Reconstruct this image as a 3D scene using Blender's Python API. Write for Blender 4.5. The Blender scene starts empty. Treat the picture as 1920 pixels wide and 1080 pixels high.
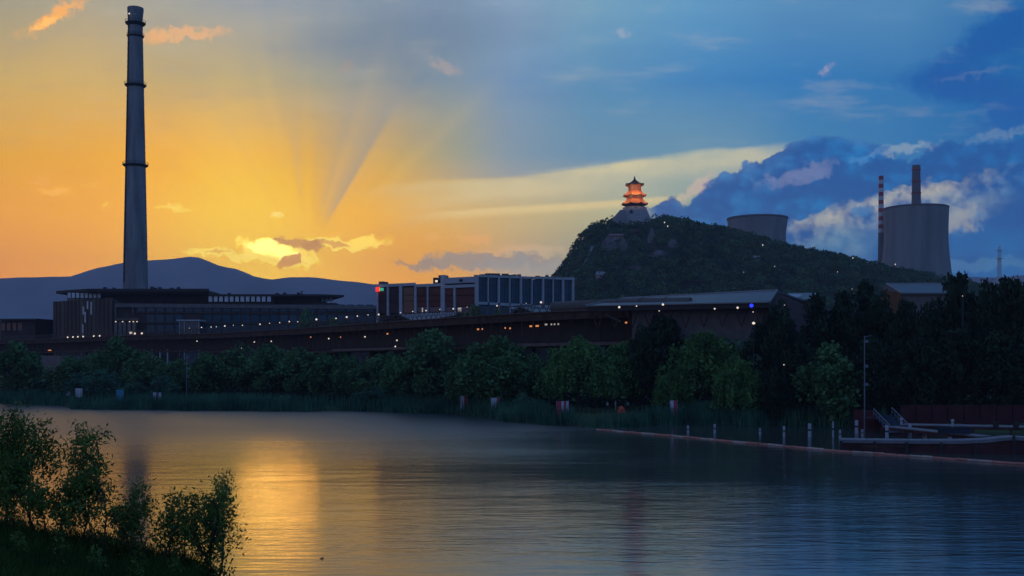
import bpy, math, random
import numpy as np
from mathutils import Vector, Matrix

sc = bpy.context.scene
C = sc.collection
R = math.radians
F, HY, CH = 2059.0, 690.0, 8.0        # focal length and horizon row of the 1920 px photograph, eye height in metres

# ------------------------------------------------------------------ camera
cam = bpy.data.cameras.new('camera')
cam.sensor_width = 36.0
cam.lens = F / 1920 * 36
cam.shift_y = (HY - 540) / 1920
cam.clip_start = 0.3
cam.clip_end = 30000
cam_o = bpy.data.objects.new('camera', cam)
C.objects.link(cam_o)
cam_o.location = (0, 0, CH)
cam_o.rotation_euler = (R(90), 0, 0)
sc.camera = cam_o

sc.view_settings.view_transform = 'Standard'
sc.view_settings.look = 'None'
sc.view_settings.gamma = 1.0
sc.view_settings.use_curve_mapping = False
sc.view_settings.exposure = 0.0

SUN_AZ = math.atan((520 - 960) / F)    # bearing of the sunset glow, from +Y towards +X
SUN_EL = R(5.6)

def lin(r, g, b):
    f = lambda c: (c / 255 / 12.92) if c <= 10 else ((c / 255 + .055) / 1.055) ** 2.4
    return (f(r), f(g), f(b), 1.0)

# ------------------------------------------------------------------ sky (world)
world = bpy.data.worlds.new('World')
sc.world = world
world.use_nodes = True
WT = world.node_tree
for n in list(WT.nodes): WT.nodes.remove(n)

class S:
    """a scalar socket with arithmetic"""
    t = WT
    def __init__(s, k): s.k = k
    @staticmethod
    def put(inp, v):
        if isinstance(v, S): S.t.links.new(v.k, inp)
        elif hasattr(v, 'links'): S.t.links.new(v, inp)
        else: inp.default_value = v
    @staticmethod
    def m(op, *a, clamp=False):
        n = S.t.nodes.new('ShaderNodeMath'); n.operation = op; n.use_clamp = clamp
        for i, v in enumerate(a): S.put(n.inputs[i], v)
        return S(n.outputs[0])
    def __add__(s, o): return S.m('ADD', s, o)
    __radd__ = __add__
    def __sub__(s, o): return S.m('SUBTRACT', s, o)
    def __rsub__(s, o): return S.m('SUBTRACT', o, s)
    def __mul__(s, o): return S.m('MULTIPLY', s, o)
    __rmul__ = __mul__
    def __truediv__(s, o): return S.m('DIVIDE', s, o)
    def __neg__(s): return S.m('MULTIPLY', s, -1.0)
def sstep(v, a, b):
    n = S.t.nodes.new('ShaderNodeMapRange'); n.interpolation_type = 'SMOOTHSTEP'
    S.put(n.inputs[0], v); n.inputs[1].default_value = a; n.inputs[2].default_value = b
    return S(n.outputs[0])
def rng(v, a, b, c=0., d=1.):
    n = S.t.nodes.new('ShaderNodeMapRange')
    S.put(n.inputs[0], v)
    for i, q in enumerate((a, b, c, d)): n.inputs[i + 1].default_value = q
    return S(n.outputs[0])
def mixc(f, a, b, mode='MIX'):
    n = S.t.nodes.new('ShaderNodeMix'); n.data_type = 'RGBA'; n.blend_type = mode
    S.put(n.inputs[0], f); S.put(n.inputs[6], a); S.put(n.inputs[7], b)
    return n.outputs[2]
def ramp(v, stops):
    n = S.t.nodes.new('ShaderNodeValToRGB'); cr = n.color_ramp; cr.interpolation = 'EASE' if 0 else 'LINEAR'
    while len(cr.elements) > 1: cr.elements.remove(cr.elements[-1])
    cr.elements[0].position = stops[0][0]; cr.elements[0].color = stops[0][1]
    for p, c in stops[1:]:
        e = cr.elements.new(p); e.color = c
    S.put(n.inputs[0], v)
    return n.outputs[0]
def curve(v, pts, x0, x1, y0, y1):
    n = S.t.nodes.new('ShaderNodeFloatCurve')
    c = n.mapping.curves[0]
    q = [((x - x0) / (x1 - x0), (y - y0) / (y1 - y0)) for x, y in pts]
    c.points[0].location = q[0]; c.points[1].location = q[-1]
    for p in q[1:-1]: c.points.new(*p)
    n.mapping.extend = 'HORIZONTAL'
    n.mapping.update()
    S.put(n.inputs['Value'], rng(v, x0, x1))
    return rng(S(n.outputs[0]), 0, 1, y0, y1)
def noise(vec, scale, detail=4, rough=.55):
    n = S.t.nodes.new('ShaderNodeTexNoise'); S.put(n.inputs['Vector'], vec)
    n.inputs['Scale'].default_value = scale; n.inputs['Detail'].default_value = detail
    n.inputs['Roughness'].default_value = rough
    return n
def comb(x, y, z=0.):
    n = S.t.nodes.new('ShaderNodeCombineXYZ')
    for i, v in enumerate((x, y, z)): S.put(n.inputs[i], v)
    return n.outputs[0]

tc = WT.nodes.new('ShaderNodeTexCoord')
sep = WT.nodes.new('ShaderNodeSeparateXYZ'); WT.links.new(tc.outputs['Generated'], sep.inputs[0])
dx, dy, dz = (S(sep.outputs[i]) for i in range(3))
hor = S.m('MAXIMUM', S.m('SQRT', dx * dx + dy * dy), 1e-4)
az = S.m('ARCTAN2', dx, dy)                                   # bearing, 0 = north of the lake
azc = S.m('MAXIMUM', S.m('MINIMUM', az, 1.1), -1.1)
elv = S.m('MAXIMUM', dz / hor, 0.0)
# chart of the sky: bearing and altitude expressed on the tangent plane of the north horizon
P = 960 + F * S.m('TANGENT', azc)
Y = HY - F * elv / S.m('COSINE', azc)
Y = S.m('MAXIMUM', Y, -4000.)

def azp(px): return (math.atan((px - 960) / F) / math.pi + 1) / 2
azn = rng(az, -math.pi, math.pi)
BACK = lin(104, 122, 156)
rows = [  # (row, [(px, colour)...])
 (-1500, [(960, (74, 100, 146))]),
 (-350, [(-900, (84, 92, 112)), (0, (120, 122, 120)), (500, (112, 122, 134)), (960, (92, 116, 146)), (1500, (64, 100, 150)), (2300, (44, 78, 132))]),
 (10, [(-1200, (110, 112, 112)), (-300, (140, 132, 112)), (0, (148, 141, 116)), (150, (158, 148, 124)), (300, (150, 148, 136)), (500, (136, 143, 147)), (700, (115, 131, 146)), (850, (112, 132, 153)),
       (960, (125, 148, 170)), (1100, (110, 147, 182)), (1300, (92, 140, 188)), (1500, (84, 128, 178)), (1700, (80, 125, 176)), (1900, (50, 102, 162)), (2400, (40, 80, 138))]),
 (150, [(-1200, (135, 122, 105)), (-300, (180, 152, 105)), (0, (190, 160, 102)), (150, (196, 164, 104)), (300, (178, 156, 112)), (480, (164, 152, 122)), (620, (140, 142, 134)), (750, (104, 124, 146)), (850, (112, 132, 150)),
       (960, (104, 134, 166)), (1100, (84, 130, 176)), (1300, (68, 122, 182)), (1500, (54, 112, 178)), (1700, (54, 108, 170)), (1900, (30, 90, 160)), (2400, (34, 76, 138))]),
 (290, [(-1200, (165, 130, 95)), (-300, (210, 158, 85)), (0, (220, 165, 84)), (150, (226, 168, 84)), (300, (234, 174, 84)), (480, (226, 174, 92)), (600, (206, 164, 100)), (720, (190, 160, 112)), (850, (150, 148, 132)),
       (960, (124, 142, 156)), (1100, (96, 134, 168)), (1300, (100, 140, 168)), (1500, (70, 122, 172)), (1700, (58, 112, 172)), (1900, (40, 98, 165)), (2400, (36, 78, 138))]),
 (400, [(-1200, (185, 128, 75)), (-300, (230, 155, 60)), (0, (240, 166, 52)), (200, (246, 174, 60)), (320, (247, 188, 64)), (420, (245, 202, 70)), (520, (244, 202, 74)), (600, (238, 180, 82)), (700, (236, 176, 88)),
       (850, (218, 172, 102)), (960, (198, 170, 116)), (1100, (174, 166, 134)), (1200, (168, 172, 150)), (1350, (110, 140, 150)), (1500, (70, 122, 165)), (1900, (30, 95, 160)), (2400, (36, 78, 138))]),
 (515, [(-1200, (190, 115, 60)), (-300, (232, 145, 45)), (0, (246, 158, 36)), (200, (252, 172, 42)), (350, (253, 192, 50)), (480, (254, 212, 62)), (600, (250, 188, 62)), (700, (243, 168, 76)), (850, (232, 168, 96)),
       (960, (196, 166, 130)), (1060, (158, 154, 142)), (1250, (120, 142, 150)), (1500, (64, 114, 156)), (1900, (34, 92, 150)), (2400, (40, 78, 130))]),
]
sky = None; prev = None
for y, st in rows:
    def tint(px, c):        # less blue low on the gold side, to offset the blue the haze adds
        k = min(1, max(0, (y - 100) / 250)) * min(1, max(0, (1000 - px) / 250)); b_ = 1 - .34 * k - (.07 if px > 1000 else 0)
        return lin(c[0], c[1] * (1 - .03 * k), c[2] * b_)
    stops = [(0.0, BACK)] + [(azp(px), tint(px, c)) for px, c in st] + [(1.0, BACK)]
    if y == -1500: stops = [(0., lin(74, 100, 146)), (1., lin(74, 100, 146))]
    c = ramp(azn, stops)
    if sky is None: sky = c
    else: sky = mixc(rng(Y, prev, y), sky, c)
    prev = y

# noise fields on the chart
vec = comb(P * .01, Y * .01)
nw = noise(vec, 1.1, 4, .6)
sepn = WT.nodes.new('ShaderNodeSeparateColor'); WT.links.new(nw.outputs['Color'], sepn.inputs[0])
n1 = S(sepn.outputs[0]) - .5; n2 = S(sepn.outputs[1]) - .5
nf = noise(vec, 5.0, 4, .6)
sepf = WT.nodes.new('ShaderNodeSeparateColor'); WT.links.new(nf.outputs['Color'], sepf.inputs[0])
f1 = S(sepf.outputs[0]) - .5; f2 = S(sepf.outputs[1]) - .5
nst = noise(comb(P * .0022, Y * .011), 1.6, 4, .6)          # streaky high cloud
st1 = S(nst.outputs['Fac']) - .5

# broad mottling of the high veil
sky = mixc(rng(st1, -.22, .22, 0, .30), sky, lin(70, 100, 140)) if 0 else sky
veil = sstep(st1 + n1 * .35, -.05, .3)
sky = mixc(veil * sstep(Y, 420, 150) * .16, sky, lin(62, 96, 150))
veil2 = sstep(st1 * -1. + n2 * .3, 0.02, .3)
sky = mixc(veil2 * sstep(Y, 500, 60) * .26, sky, lin(190, 180, 160))

# crepuscular rays fanning out from the sun behind the cloud
rx = P - 575; ry = 484 - Y
ang = S.m('ARCTAN2', ry, rx)                                   # radians, 0 = towards the east
rad = S.m('SQRT', rx * rx + ry * ry)
nr = noise(comb(ang * 1.0, 0.37), 7.0, 1, .5); nr.noise_dimensions = '1D'; S.put(nr.inputs['W'], ang); nr.inputs['Scale'].default_value = 4.6; rays = S(nr.outputs['Fac']) - .5
fade = sstep(rad, 40, 130) * sstep(rad, 600, 200) * sstep(ang, .15, .5) * sstep(ang, 2.95, 2.4)
sky = mixc(sstep(rays, .0, .25) * fade * .22, sky, lin(170, 150, 118))
sky = mixc(sstep(rays * -1., -.05, .3) * fade * .12, sky, lin(252, 206, 110))
edge = sstep(ang + n1 * .02, 1.0, 1.07)                                # crisp lower edge at 59 degrees
wedge = edge * sstep(ang, 1.52, 1.12) * sstep(rad, 40, 120) * sstep(rad, 520, 260)
sky = mixc(wedge * (.60 + rays * 1.0 + n1 * .4), sky, lin(134, 134, 130))
lite = sstep(ang, .78, .98) * sstep(ang, 1.05, 1.03) * sstep(rad, 40, 110) * sstep(rad, 380, 150)
sky = mixc(lite * .14, sky, lin(246, 186, 110))

def vmath(op, a_, b_=None):
    n = WT.nodes.new('ShaderNodeVectorMath'); n.operation = op
    S.put(n.inputs[0], a_)
    if b_ is not None: S.put(n.inputs[1], b_)
    return n
W = {}
for key, (wb, fb) in {'big': (40, 46), 'mid': (24, 44), 'small': (9, 30)}.items():      # ragged copies of the chart
    W[key] = comb(P + n1 * (2 * wb) + f1 * (1.8 * fb), Y + n2 * (1.0 * wb) + f2 * (.95 * fb))
def blob(cx, cy, rx_, ry_, rot=0., soft=.5, amt=1., w='mid'):
    """soft ellipse with a ragged edge, 0..amt"""
    n = WT.nodes.new('ShaderNodeMapping'); n.vector_type = 'TEXTURE'
    WT.links.new(W[w], n.inputs[0])
    n.inputs['Location'].default_value = (cx, cy, 0); n.inputs['Rotation'].default_value = (0, 0, R(rot)); n.inputs['Scale'].default_value = (rx_, ry_, 1)
    L = vmath('LENGTH', n.outputs[0])
    m = WT.nodes.new('ShaderNodeMapRange'); m.interpolation_type = 'SMOOTHSTEP'
    WT.links.new(L.outputs['Value'], m.inputs[0])
    for i, q in enumerate((1 + soft * .5, 1 - soft * .5, 0., amt)): m.inputs[i + 1].default_value = q
    return S(m.outputs[0])
def dab(col, *a, **k):
    global sky
    sky = mixc(blob(*a, **k), sky, col)

# sun glow
gx = (P - 500) * (1 / 190); gy = (Y - 480) * (1 / 110)
sky = mixc(S.m('POWER', 2.718, -1. * (gx * gx + gy * gy)) * .5, sky, lin(255, 200, 48))
gx = (P - 430) * (1 / 90); gy = (Y - 330) * (1 / 170)
sky = mixc(S.m('POWER', 2.718, -1. * (gx * gx + gy * gy)) * .25, sky, lin(250, 205, 90))

# pale streak bands of high cloud over the pavilion
up = curve(P, [(560, 372), (760, 344), (1000, 330), (1180, 303), (1300, 284), (1420, 275), (1560, 262), (1800, 225), (2000, 190)], 500, 2000, 100, 700)
band = sstep(Y - up + n1 * 22 + st1 * 24, -10, 12) * sstep(Y - up, 130, 12) * sstep(P, 620, 900) * sstep(P, 1560, 1440) * (.8 + st1 * 1.6 + n1 * .6)
sky = mixc(band * .46, sky, lin(204, 192, 150))
band = sstep(Y - up + n1 * 22 + st1 * 24, -9, 9) * sstep(Y - up, 52, 4) * sstep(P, 640, 1100) * sstep(P, 1500, 1400) * (.62 + n2 * 1.2 + st1 * 1.5)
sky = mixc(band * .58, sky, lin(222, 204, 150))
below = sstep(Y - up, 0, -5) * sstep(Y - up, -130, -10) * sstep(P, 720, 980) * sstep(P, 1500, 1380)
sky = mixc(below * .35, sky, lin(98, 132, 160))
up2 = curve(P, [(700, 415), (880, 398), (1040, 388), (1180, 379), (1300, 368)], 600, 1400, 300, 500)
band = sstep(Y - up2, -9, -1) * sstep(Y - up2, 16, 1) * sstep(P, 740, 900) * sstep(P, 1330, 1200)
sky = mixc(band * .6, sky, lin(228, 202, 142))
up3 = curve(P, [(700, 400), (880, 368), (1040, 356), (1180, 350), (1300, 346)], 600, 1400, 300, 500)
band = sstep(Y - up3, -12, -2) * sstep(Y - up3, 22, 2) * sstep(P, 720, 880) * sstep(P, 1200, 1020)
sky = mixc(band * .22, sky, lin(220, 200, 150))

# the blue cumulus bank on the right
top = curve(P, [(1190, 404), (1225, 376), (1262, 362), (1278, 378), (1300, 362), (1340, 326), (1400, 304), (1440, 280), (1500, 262), (1560, 250), (1610, 260), (1660, 272), (1690, 288),
                (1720, 286), (1760, 262), (1830, 262), (1900, 256), (2000, 240), (2200, 225)], 1150, 2300, 100, 700)
vo_ = WT.nodes.new('ShaderNodeTexVoronoi'); vo_.voronoi_dimensions = '2D'; vo_.inputs['Scale'].default_value = 2.3
vo_.inputs['Detail'].default_value = 2.0; vo_.inputs['Roughness'].default_value = .5
WT.links.new(comb(P * .01 + n1 * .5, Y * .0125 + n2 * .4), vo_.inputs['Vector']); puff = .5 - S(vo_.outputs['Distance'])
edge_t = Y - top + n2 * 26 + puff * 22 + f2 * 12
bank_t = sstep(edge_t, -3, 5) * sstep(P + sstep(Y, 390, 560) * -150, 1190, 1235)
low = curve(P, [(1190, 430), (1300, 430), (1480, 414), (1540, 398), (1590, 384), (1650, 366), (1700, 350), (1760, 344), (1830, 330), (1900, 300), (2200, 280)], 1150, 2300, 100, 700)
gap = sstep(Y - low + n2 * 44 + puff * -24 + f2 * 30, -5, 9)
base = mixc(sstep(n1 * 1.1 + st1 * .8 + puff * .42 + f1 * .25, -.22, .42), lin(4, 72, 138), lin(44, 112, 172))
rim = sstep(edge_t, 26, 0) * (.7 + puff * 1.2)
base = mixc(rim * .35, base, lin(104, 138, 172))
sky = mixc(bank_t * .93, sky, base)
# pink lit lobe inside the bank, and pale rims
dab(lin(140, 142, 170), 1500, 325, 62, 14, -18, 1., amt=.42, w='big')
dab(lin(212, 178, 160), 1308, 350, 34, 10, -42, 1.1, amt=.5, w='small')
dab(lin(150, 164, 170), 1700, 278, 46, 8, -6, 1.3, amt=.5, w='mid')
dab(lin(130, 152, 168), 1880, 252, 60, 7, -12, 1.3, amt=.4, w='mid')
dab(lin(90, 140, 190), 1625, 298, 30, 7, -25, 1.1, amt=.45, w='mid')
# light gap below the bank (tan lit cloud), fading into blue lower down
gm = gap * sstep(Y - low, 150, 10) * sstep(P, 1440, 1500) * sstep(P, 1950, 1740)
sky = mixc(gm * sstep(n1 + puff * .35 + f2 * .5, -.28, .30) * .72, sky, lin(176, 172, 150))
gm2 = gap * sstep(Y - low, -6, 10) * sstep(Y - low, 34, 12) * sstep(P, 1480, 1560) * sstep(P, 1860, 1740)
sky = mixc(gm2 * (.30 + f1 * 1.2), sky, lin(214, 202, 164))
dab(lin(50, 110, 165), 1610, 396, 22, 9, -12, .9, amt=.8, w='mid')
dab(lin(84, 136, 168), 1560, 470, 90, 34, -8, 1.2, amt=.5, w='big')
bl = sstep(Y, 380, 460) * sstep(P, 1560, 1780)
sky = mixc(bl * .72, sky, mixc(sstep(n1 + st1, -.3, .3), lin(10, 84, 150), lin(30, 104, 164)))
dab(lin(176, 168, 150), 1800, 412, 40, 20, -20, 1.1, amt=.55, w='big')
dab(lin(130, 150, 165), 1760, 400, 130, 30, -14, 1.2, amt=.3, w='big')
dab(lin(96, 140, 172), 1800, 500, 190, 12, -2, 1.2, amt=.45, w='big')

# dark smudges upper right
dcol = lin(28, 78, 146)
dab(dcol, 1800, 160, 110, 30, 8, 1.2, amt=.75, w='big')
dab(lin(22, 76, 144), 1870, 70, 130, 36, -32, 1.2, amt=.75, w='big')
dab(lin(20, 78, 150), 1920, 205, 90, 30, -25, 1.1, amt=.6, w='big')
dab(lin(90, 112, 150), 1830, 138, 70, 6, -14, 1.4, amt=.4, w='big')
dab(lin(150, 146, 168), 1551, 130, 13, 8, -40, 1.4, amt=.6, w='small')
dab(lin(84, 108, 134), 780, 70, 230, 46, -6, 1.3, amt=.35, w='big')
dab(lin(176, 150, 138), 840, 125, 26, 12, 20, 1.2, amt=.4, w='mid')
dab(lin(160, 132, 122), 648, 124, 18, 8, -35, 1.2, amt=.3, w='small')
dab(lin(170, 168, 176), 1165, 60, 12, 7, 0, 1.2, amt=.35, w='small')

# pink and gold wisps
wis = lin(246, 172, 96)
dab(wis, 108, 28, 60, 13, -30, 1.3, amt=.8, w='big')
dab(lin(252, 190, 110), 85, 45, 28, 6, -22, 1., amt=.8, w='small')
dab(lin(232, 172, 118), 345, 62, 75, 9, -2, 1.1, amt=.6, w='big')
dab(lin(226, 166, 108), 290, 72, 24, 12, 0, 1.1, amt=.5, w='mid')
dab(lin(240, 172, 96), 70, 342, 26, 8, 0, 1.1, amt=.5, w='mid')
dab(lin(252, 186, 92), 102, 360, 32, 7, 5, 1.1, amt=.75, w='small')
dab(lin(246, 186, 100), 175, 346, 12, 4, 0, 1.1, amt=.5, w='small')
dab(lin(254, 204, 90), 200, 384, 9, 5, 0, 1.1, amt=.7, w='small')
dab(lin(255, 216, 100), 326, 390, 24, 5, 0, 1.1, amt=.85, w='small')
dab(lin(255, 222, 120), 521, 402, 8, 4, 0, 1.1, amt=.85, w='small')
dab(lin(242, 176, 106), 885, 449, 30, 6, 0, 1.1, amt=.6, w='mid')
dab(lin(246, 180, 104), 810, 445, 14, 5, 0, 1.1, amt=.5, w='small')
dab(lin(232, 180, 128), 940, 470, 60, 8, -8, 1.1, amt=.4, w='mid')
dab(lin(214, 184, 146), 1000, 474, 60, 12, -6, 1.1, amt=.5, w='mid')
# grey cloud low over the roofs
dab(lin(146, 138, 128), 905, 490, 130, 15, -2, .7, amt=.85, w='big')
dab(lin(150, 152, 150), 990, 500, 90, 16, 0, .9, amt=.6, w='big')
dab(lin(150, 132, 112), 790, 494, 52, 5, 3, .7, amt=.7, w='mid')

# the glowing clouds in front of the sun: blazing rims round browner cores
RIM = WT.nodes.new('ShaderNodeRGB'); RIM.outputs[0].default_value = (1.12, .84, .15, 1)
RIM2 = WT.nodes.new('ShaderNodeRGB'); RIM2.outputs[0].default_value = (1.15, .78, .12, 1)
dab(RIM.outputs[0], 595, 459, 120, 12, 1, .45, amt=.9, w='mid')
dab(RIM2.outputs[0], 680, 456, 40, 8, -4, .8, amt=.7, w='mid')
dab(RIM.outputs[0], 440, 476, 92, 9, 4, .5, amt=.85, w='mid')
dab(RIM.outputs[0], 530, 480, 66, 18, 8, .6, amt=.9, w='mid')
hotc = WT.nodes.new('ShaderNodeRGB'); hotc.outputs[0].default_value = (2.1, 1.6, .42, 1)
dab(hotc.outputs[0], 500, 462, 42, 12, 12, 1.1, amt=.95, w='mid')
dab(hotc.outputs[0], 530, 477, 34, 8, 8, 1.1, amt=.9, w='small')
core = lin(198, 142, 74)
dab(core, 560, 456, 44, 10, 4, .5, amt=.95, w='mid')
dab(lin(190, 134, 72), 588, 462, 18, 12, 0, .5, amt=.9, w='small')
dab(lin(216, 152, 74), 628, 458, 26, 6, 4, .6, amt=.8, w='small')
dab(lin(206, 142, 72), 549, 486, 21, 11, -6, .4, amt=.95, w='small')
dab(lin(210, 146, 66), 527, 496, 8, 5, -40, .6, amt=.9, w='small')
dab(lin(226, 168, 66), 410, 472, 26, 3, 2, .8, amt=.7, w='small')

hs = WT.nodes.new('ShaderNodeHueSaturation'); hs.inputs['Saturation'].default_value = 1.07; WT.links.new(sky, hs.inputs['Color']); sky = hs.outputs[0]
# ground side of the dome
sky = mixc(sstep(dz, 0.0, -.03), sky, lin(40, 52, 60))

# physical sky of the last sun, added faintly over the whole dome
ns = WT.nodes.new('ShaderNodeTexSky'); ns.sky_type = 'NISHITA'; ns.sun_disc = False
ns.sun_elevation = SUN_EL; ns.sun_rotation = SUN_AZ
bgn = WT.nodes.new('ShaderNodeBackground'); bgn.inputs['Strength'].default_value = 0.004
WT.links.new(ns.outputs[0], bgn.inputs['Color'])
bg = WT.nodes.new('ShaderNodeBackground'); bg.inputs['Strength'].default_value = 1.42
WT.links.new(sky, bg.inputs['Color'])
ad = WT.nodes.new('ShaderNodeAddShader')
WT.links.new(bg.outputs[0], ad.inputs[0]); WT.links.new(bgn.outputs[0], ad.inputs[1])
wo = WT.nodes.new('ShaderNodeOutputWorld'); WT.links.new(ad.outputs[0], wo.inputs['Surface'])
world.cycles.sampling_method = 'MANUAL'; world.cycles.sample_map_resolution = 512

# ------------------------------------------------------------------ the low sun, dimmed by cloud
sd = bpy.data.lights.new('sun', 'SUN'); sd.energy = 0.03; sd.angle = R(4.2); sd.color = (1.0, .42, .07)
so = bpy.data.objects.new('sun', sd); C.objects.link(so)
sv = Vector((math.sin(SUN_AZ) * math.cos(SUN_EL), math.cos(SUN_AZ) * math.cos(SUN_EL), math.sin(SUN_EL)))
so.rotation_euler = sv.to_track_quat('Z', 'Y').to_euler()
so.location = (-60, -20, 60)
sc.cycles.use_denoising = True
sc.cycles.max_bounces = 6; sc.cycles.diffuse_bounces = 2; sc.cycles.glossy_bounces = 3
sc.cycles.transparent_max_bounces = 8; sc.cycles.volume_bounces = 0
sc.cycles.sample_clamp_indirect = 3.0; sc.cycles.sample_clamp_direct = 8.0

# ------------------------------------------------------------------ helpers
rnd = random.Random(7)
rs = np.random.RandomState(11)
def X(px, d): return (px - 960) / F * d
def Z(py, d): return CH + (HY - py) / F * d
def PT(px, d, z=0.): return Vector((X(px, d), d, z))

def tag(o, label=None, cat=None, group=None, kind=None):
    if label: o['label'] = label
    if cat: o['category'] = cat
    if group: o['group'] = group
    if kind: o['kind'] = kind
    return o
def empty(name, loc=(0, 0, 0), rz=0.):
    o = bpy.data.objects.new(name, None); C.objects.link(o)
    o.location = loc; o.rotation_euler = (0, 0, rz); o.empty_display_size = .3
    return o
def copy_tree(o, parent=None):
    c = o.copy(); C.objects.link(c); c.parent = parent
    for ch in o.children: copy_tree(ch, c)
    return c

def material(name, col, rough=.85, var=.25, scale=1.5, spec=.3, metal=0., var_col=None, bump=0., transl=0., stretch=None):
    m = bpy.data.materials.new(name); m.use_nodes = True
    t = m.node_tree; bs = t.nodes['Principled BSDF']; out = t.nodes['Material Output']
    bs.inputs['Roughness'].default_value = rough; bs.inputs['Metallic'].default_value = metal
    bs.inputs['Specular IOR Level'].default_value = spec
    g = t.nodes.new('ShaderNodeNewGeometry')
    v = g.outputs['Position']
    if stretch:
        mp = t.nodes.new('ShaderNodeMapping'); mp.inputs['Scale'].default_value = stretch
        t.links.new(v, mp.inputs[0]); v = mp.outputs[0]
    n = t.nodes.new('ShaderNodeTexNoise'); n.inputs['Scale'].default_value = scale; n.inputs['Detail'].default_value = 4
    n.inputs['Roughness'].default_value = .6
    t.links.new(v, n.inputs['Vector'])
    cr = t.nodes.new('ShaderNodeValToRGB')
    a = [c * (1 - var) for c in col[:3]] + [1]; b = [min(1, c * (1 + var)) for c in (var_col or col)[:3]] + [1]
    cr.color_ramp.elements[0].position = .3; cr.color_ramp.elements[1].position = .7
    cr.color_ramp.elements[0].color = a; cr.color_ramp.elements[1].color = b
    t.links.new(n.outputs['Fac'], cr.inputs[0]); t.links.new(cr.outputs[0], bs.inputs['Base Color'])
    if bump:
        bp = t.nodes.new('ShaderNodeBump'); bp.inputs['Strength'].default_value = bump
        t.links.new(n.outputs['Fac'], bp.inputs['Height']); t.links.new(bp.outputs[0], bs.inputs['Normal'])
    if transl:
        tr = t.nodes.new('ShaderNodeBsdfTranslucent'); t.links.new(cr.outputs[0], tr.inputs['Color'])
        mx = t.nodes.new('ShaderNodeMixShader'); mx.inputs[0].default_value = transl
        t.links.new(bs.outputs[0], mx.inputs[1]); t.links.new(tr.outputs[0], mx.inputs[2])
        t.links.new(mx.outputs[0], out.inputs['Surface'])
    return m
def glow(name, col, s):
    m = bpy.data.materials.new(name); m.use_nodes = True
    bs = m.node_tree.nodes['Principled BSDF']
    bs.inputs['Base Color'].default_value = (*col[:3], 1)
    bs.inputs['Emission Color'].default_value = (*col[:3], 1); bs.inputs['Emission Strength'].default_value = s
    m.cycles.emission_sampling = 'NONE' if s < 6 else 'AUTO'
    return m

class MB:
    def __init__(s): s.v = []; s.f = []; s.m = []
    def add(s, vs, fs, mi=0):
        b = len(s.v); s.v += [tuple(p) for p in vs]; s.f += [tuple(i + b for i in f) for f in fs]; s.m += [mi] * len(fs)
        return s
    def hexa(s, q, mi=0):     # 8 points: bottom ring 4, top ring 4
        return s.add(q, [(3, 2, 1, 0), (4, 5, 6, 7), (0, 1, 5, 4), (1, 2, 6, 5), (2, 3, 7, 6), (3, 0, 4, 7)], mi)
    def box(s, c, d, rz=0., mi=0):
        x, y, z = [k / 2 for k in d]; ca, sa = math.cos(rz), math.sin(rz)
        q = [(c[0] + px * ca - py * sa, c[1] + px * sa + py * ca, c[2] + pz)
             for pz in (-z, z) for px, py in ((-x, -y), (x, -y), (x, y), (-x, y))]
        return s.hexa(q, mi)
    def wall(s, p0, p1, z0, z1, t, off=0., mi=0, z0b=None, z1b=None):   # upright slab along p0->p1, off = shift of its near face along the normal
        p0 = Vector(p0[:2]); p1 = Vector(p1[:2]); d = (p1 - p0).normalized(); n = Vector((-d.y, d.x))
        a, b = p0 + n * off, p1 + n * off; c, e = b + n * t, a + n * t
        z0b = z0 if z0b is None else z0b; z1b = z1 if z1b is None else z1b
        return s.hexa([(a.x, a.y, z0), (b.x, b.y, z0b), (c.x, c.y, z0b), (e.x, e.y, z0), (a.x, a.y, z1), (b.x, b.y, z1b), (c.x, c.y, z1b), (e.x, e.y, z1)], mi)
    def prism(s, pts, z0, z1, mi=0):    # counter-clockwise plan outline
        n = len(pts); vs = [(p[0], p[1], z0) for p in pts] + [(p[0], p[1], z1) for p in pts]
        return s.add(vs, [tuple(range(n - 1, -1, -1)), tuple(range(n, 2 * n))] + [(i, (i + 1) % n, n + (i + 1) % n, n + i) for i in range(n)], mi)
    def tube(s, p0, p1, r0, r1=None, n=6, mi=0, cap=True):
        p0 = Vector(p0); p1 = Vector(p1); r1 = r0 if r1 is None else r1
        d = (p1 - p0).normalized(); u = d.orthogonal().normalized(); w = d.cross(u)
        vs = [p + (u * math.cos(2 * math.pi * i / n) + w * math.sin(2 * math.pi * i / n)) * r for p, r in ((p0, r0), (p1, r1)) for i in range(n)]
        fs = [(i, (i + 1) % n, n + (i + 1) % n, n + i) for i in range(n)]
        if cap: fs += [tuple(range(n - 1, -1, -1)), tuple(range(n, 2 * n))]
        return s.add(vs, fs, mi)
    def lathe(s, prof, c=(0, 0, 0), n=32, mi=0, close=False):    # prof [(r, z)...] bottom to top
        vs = [(c[0] + r * math.cos(2 * math.pi * i / n), c[1] + r * math.sin(2 * math.pi * i / n), c[2] + z) for r, z in prof for i in range(n)]
        fs = [(k * n + i, k * n + (i + 1) % n, (k + 1) * n + (i + 1) % n, (k + 1) * n + i) for k in range(len(prof) - 1) for i in range(n)]
        if close: fs += [tuple(range(n - 1, -1, -1)), tuple(range((len(prof) - 1) * n, len(prof) * n))]
        return s.add(vs, fs, mi)
    def build(s, name, mats, parent=None, smooth=False):
        me = bpy.data.meshes.new(name); me.from_pydata(s.v, [], s.f)
        mats = mats if isinstance(mats, (list, tuple)) else [mats]
        for m in mats: me.materials.append(m)
        if len(mats) > 1: me.polygons.foreach_set('material_index', s.m)
        if smooth: me.polygons.foreach_set('use_smooth', [True] * len(me.polygons))
        me.update()
        o = bpy.data.objects.new(name, me); C.objects.link(o); o.parent = parent
        return o
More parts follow.
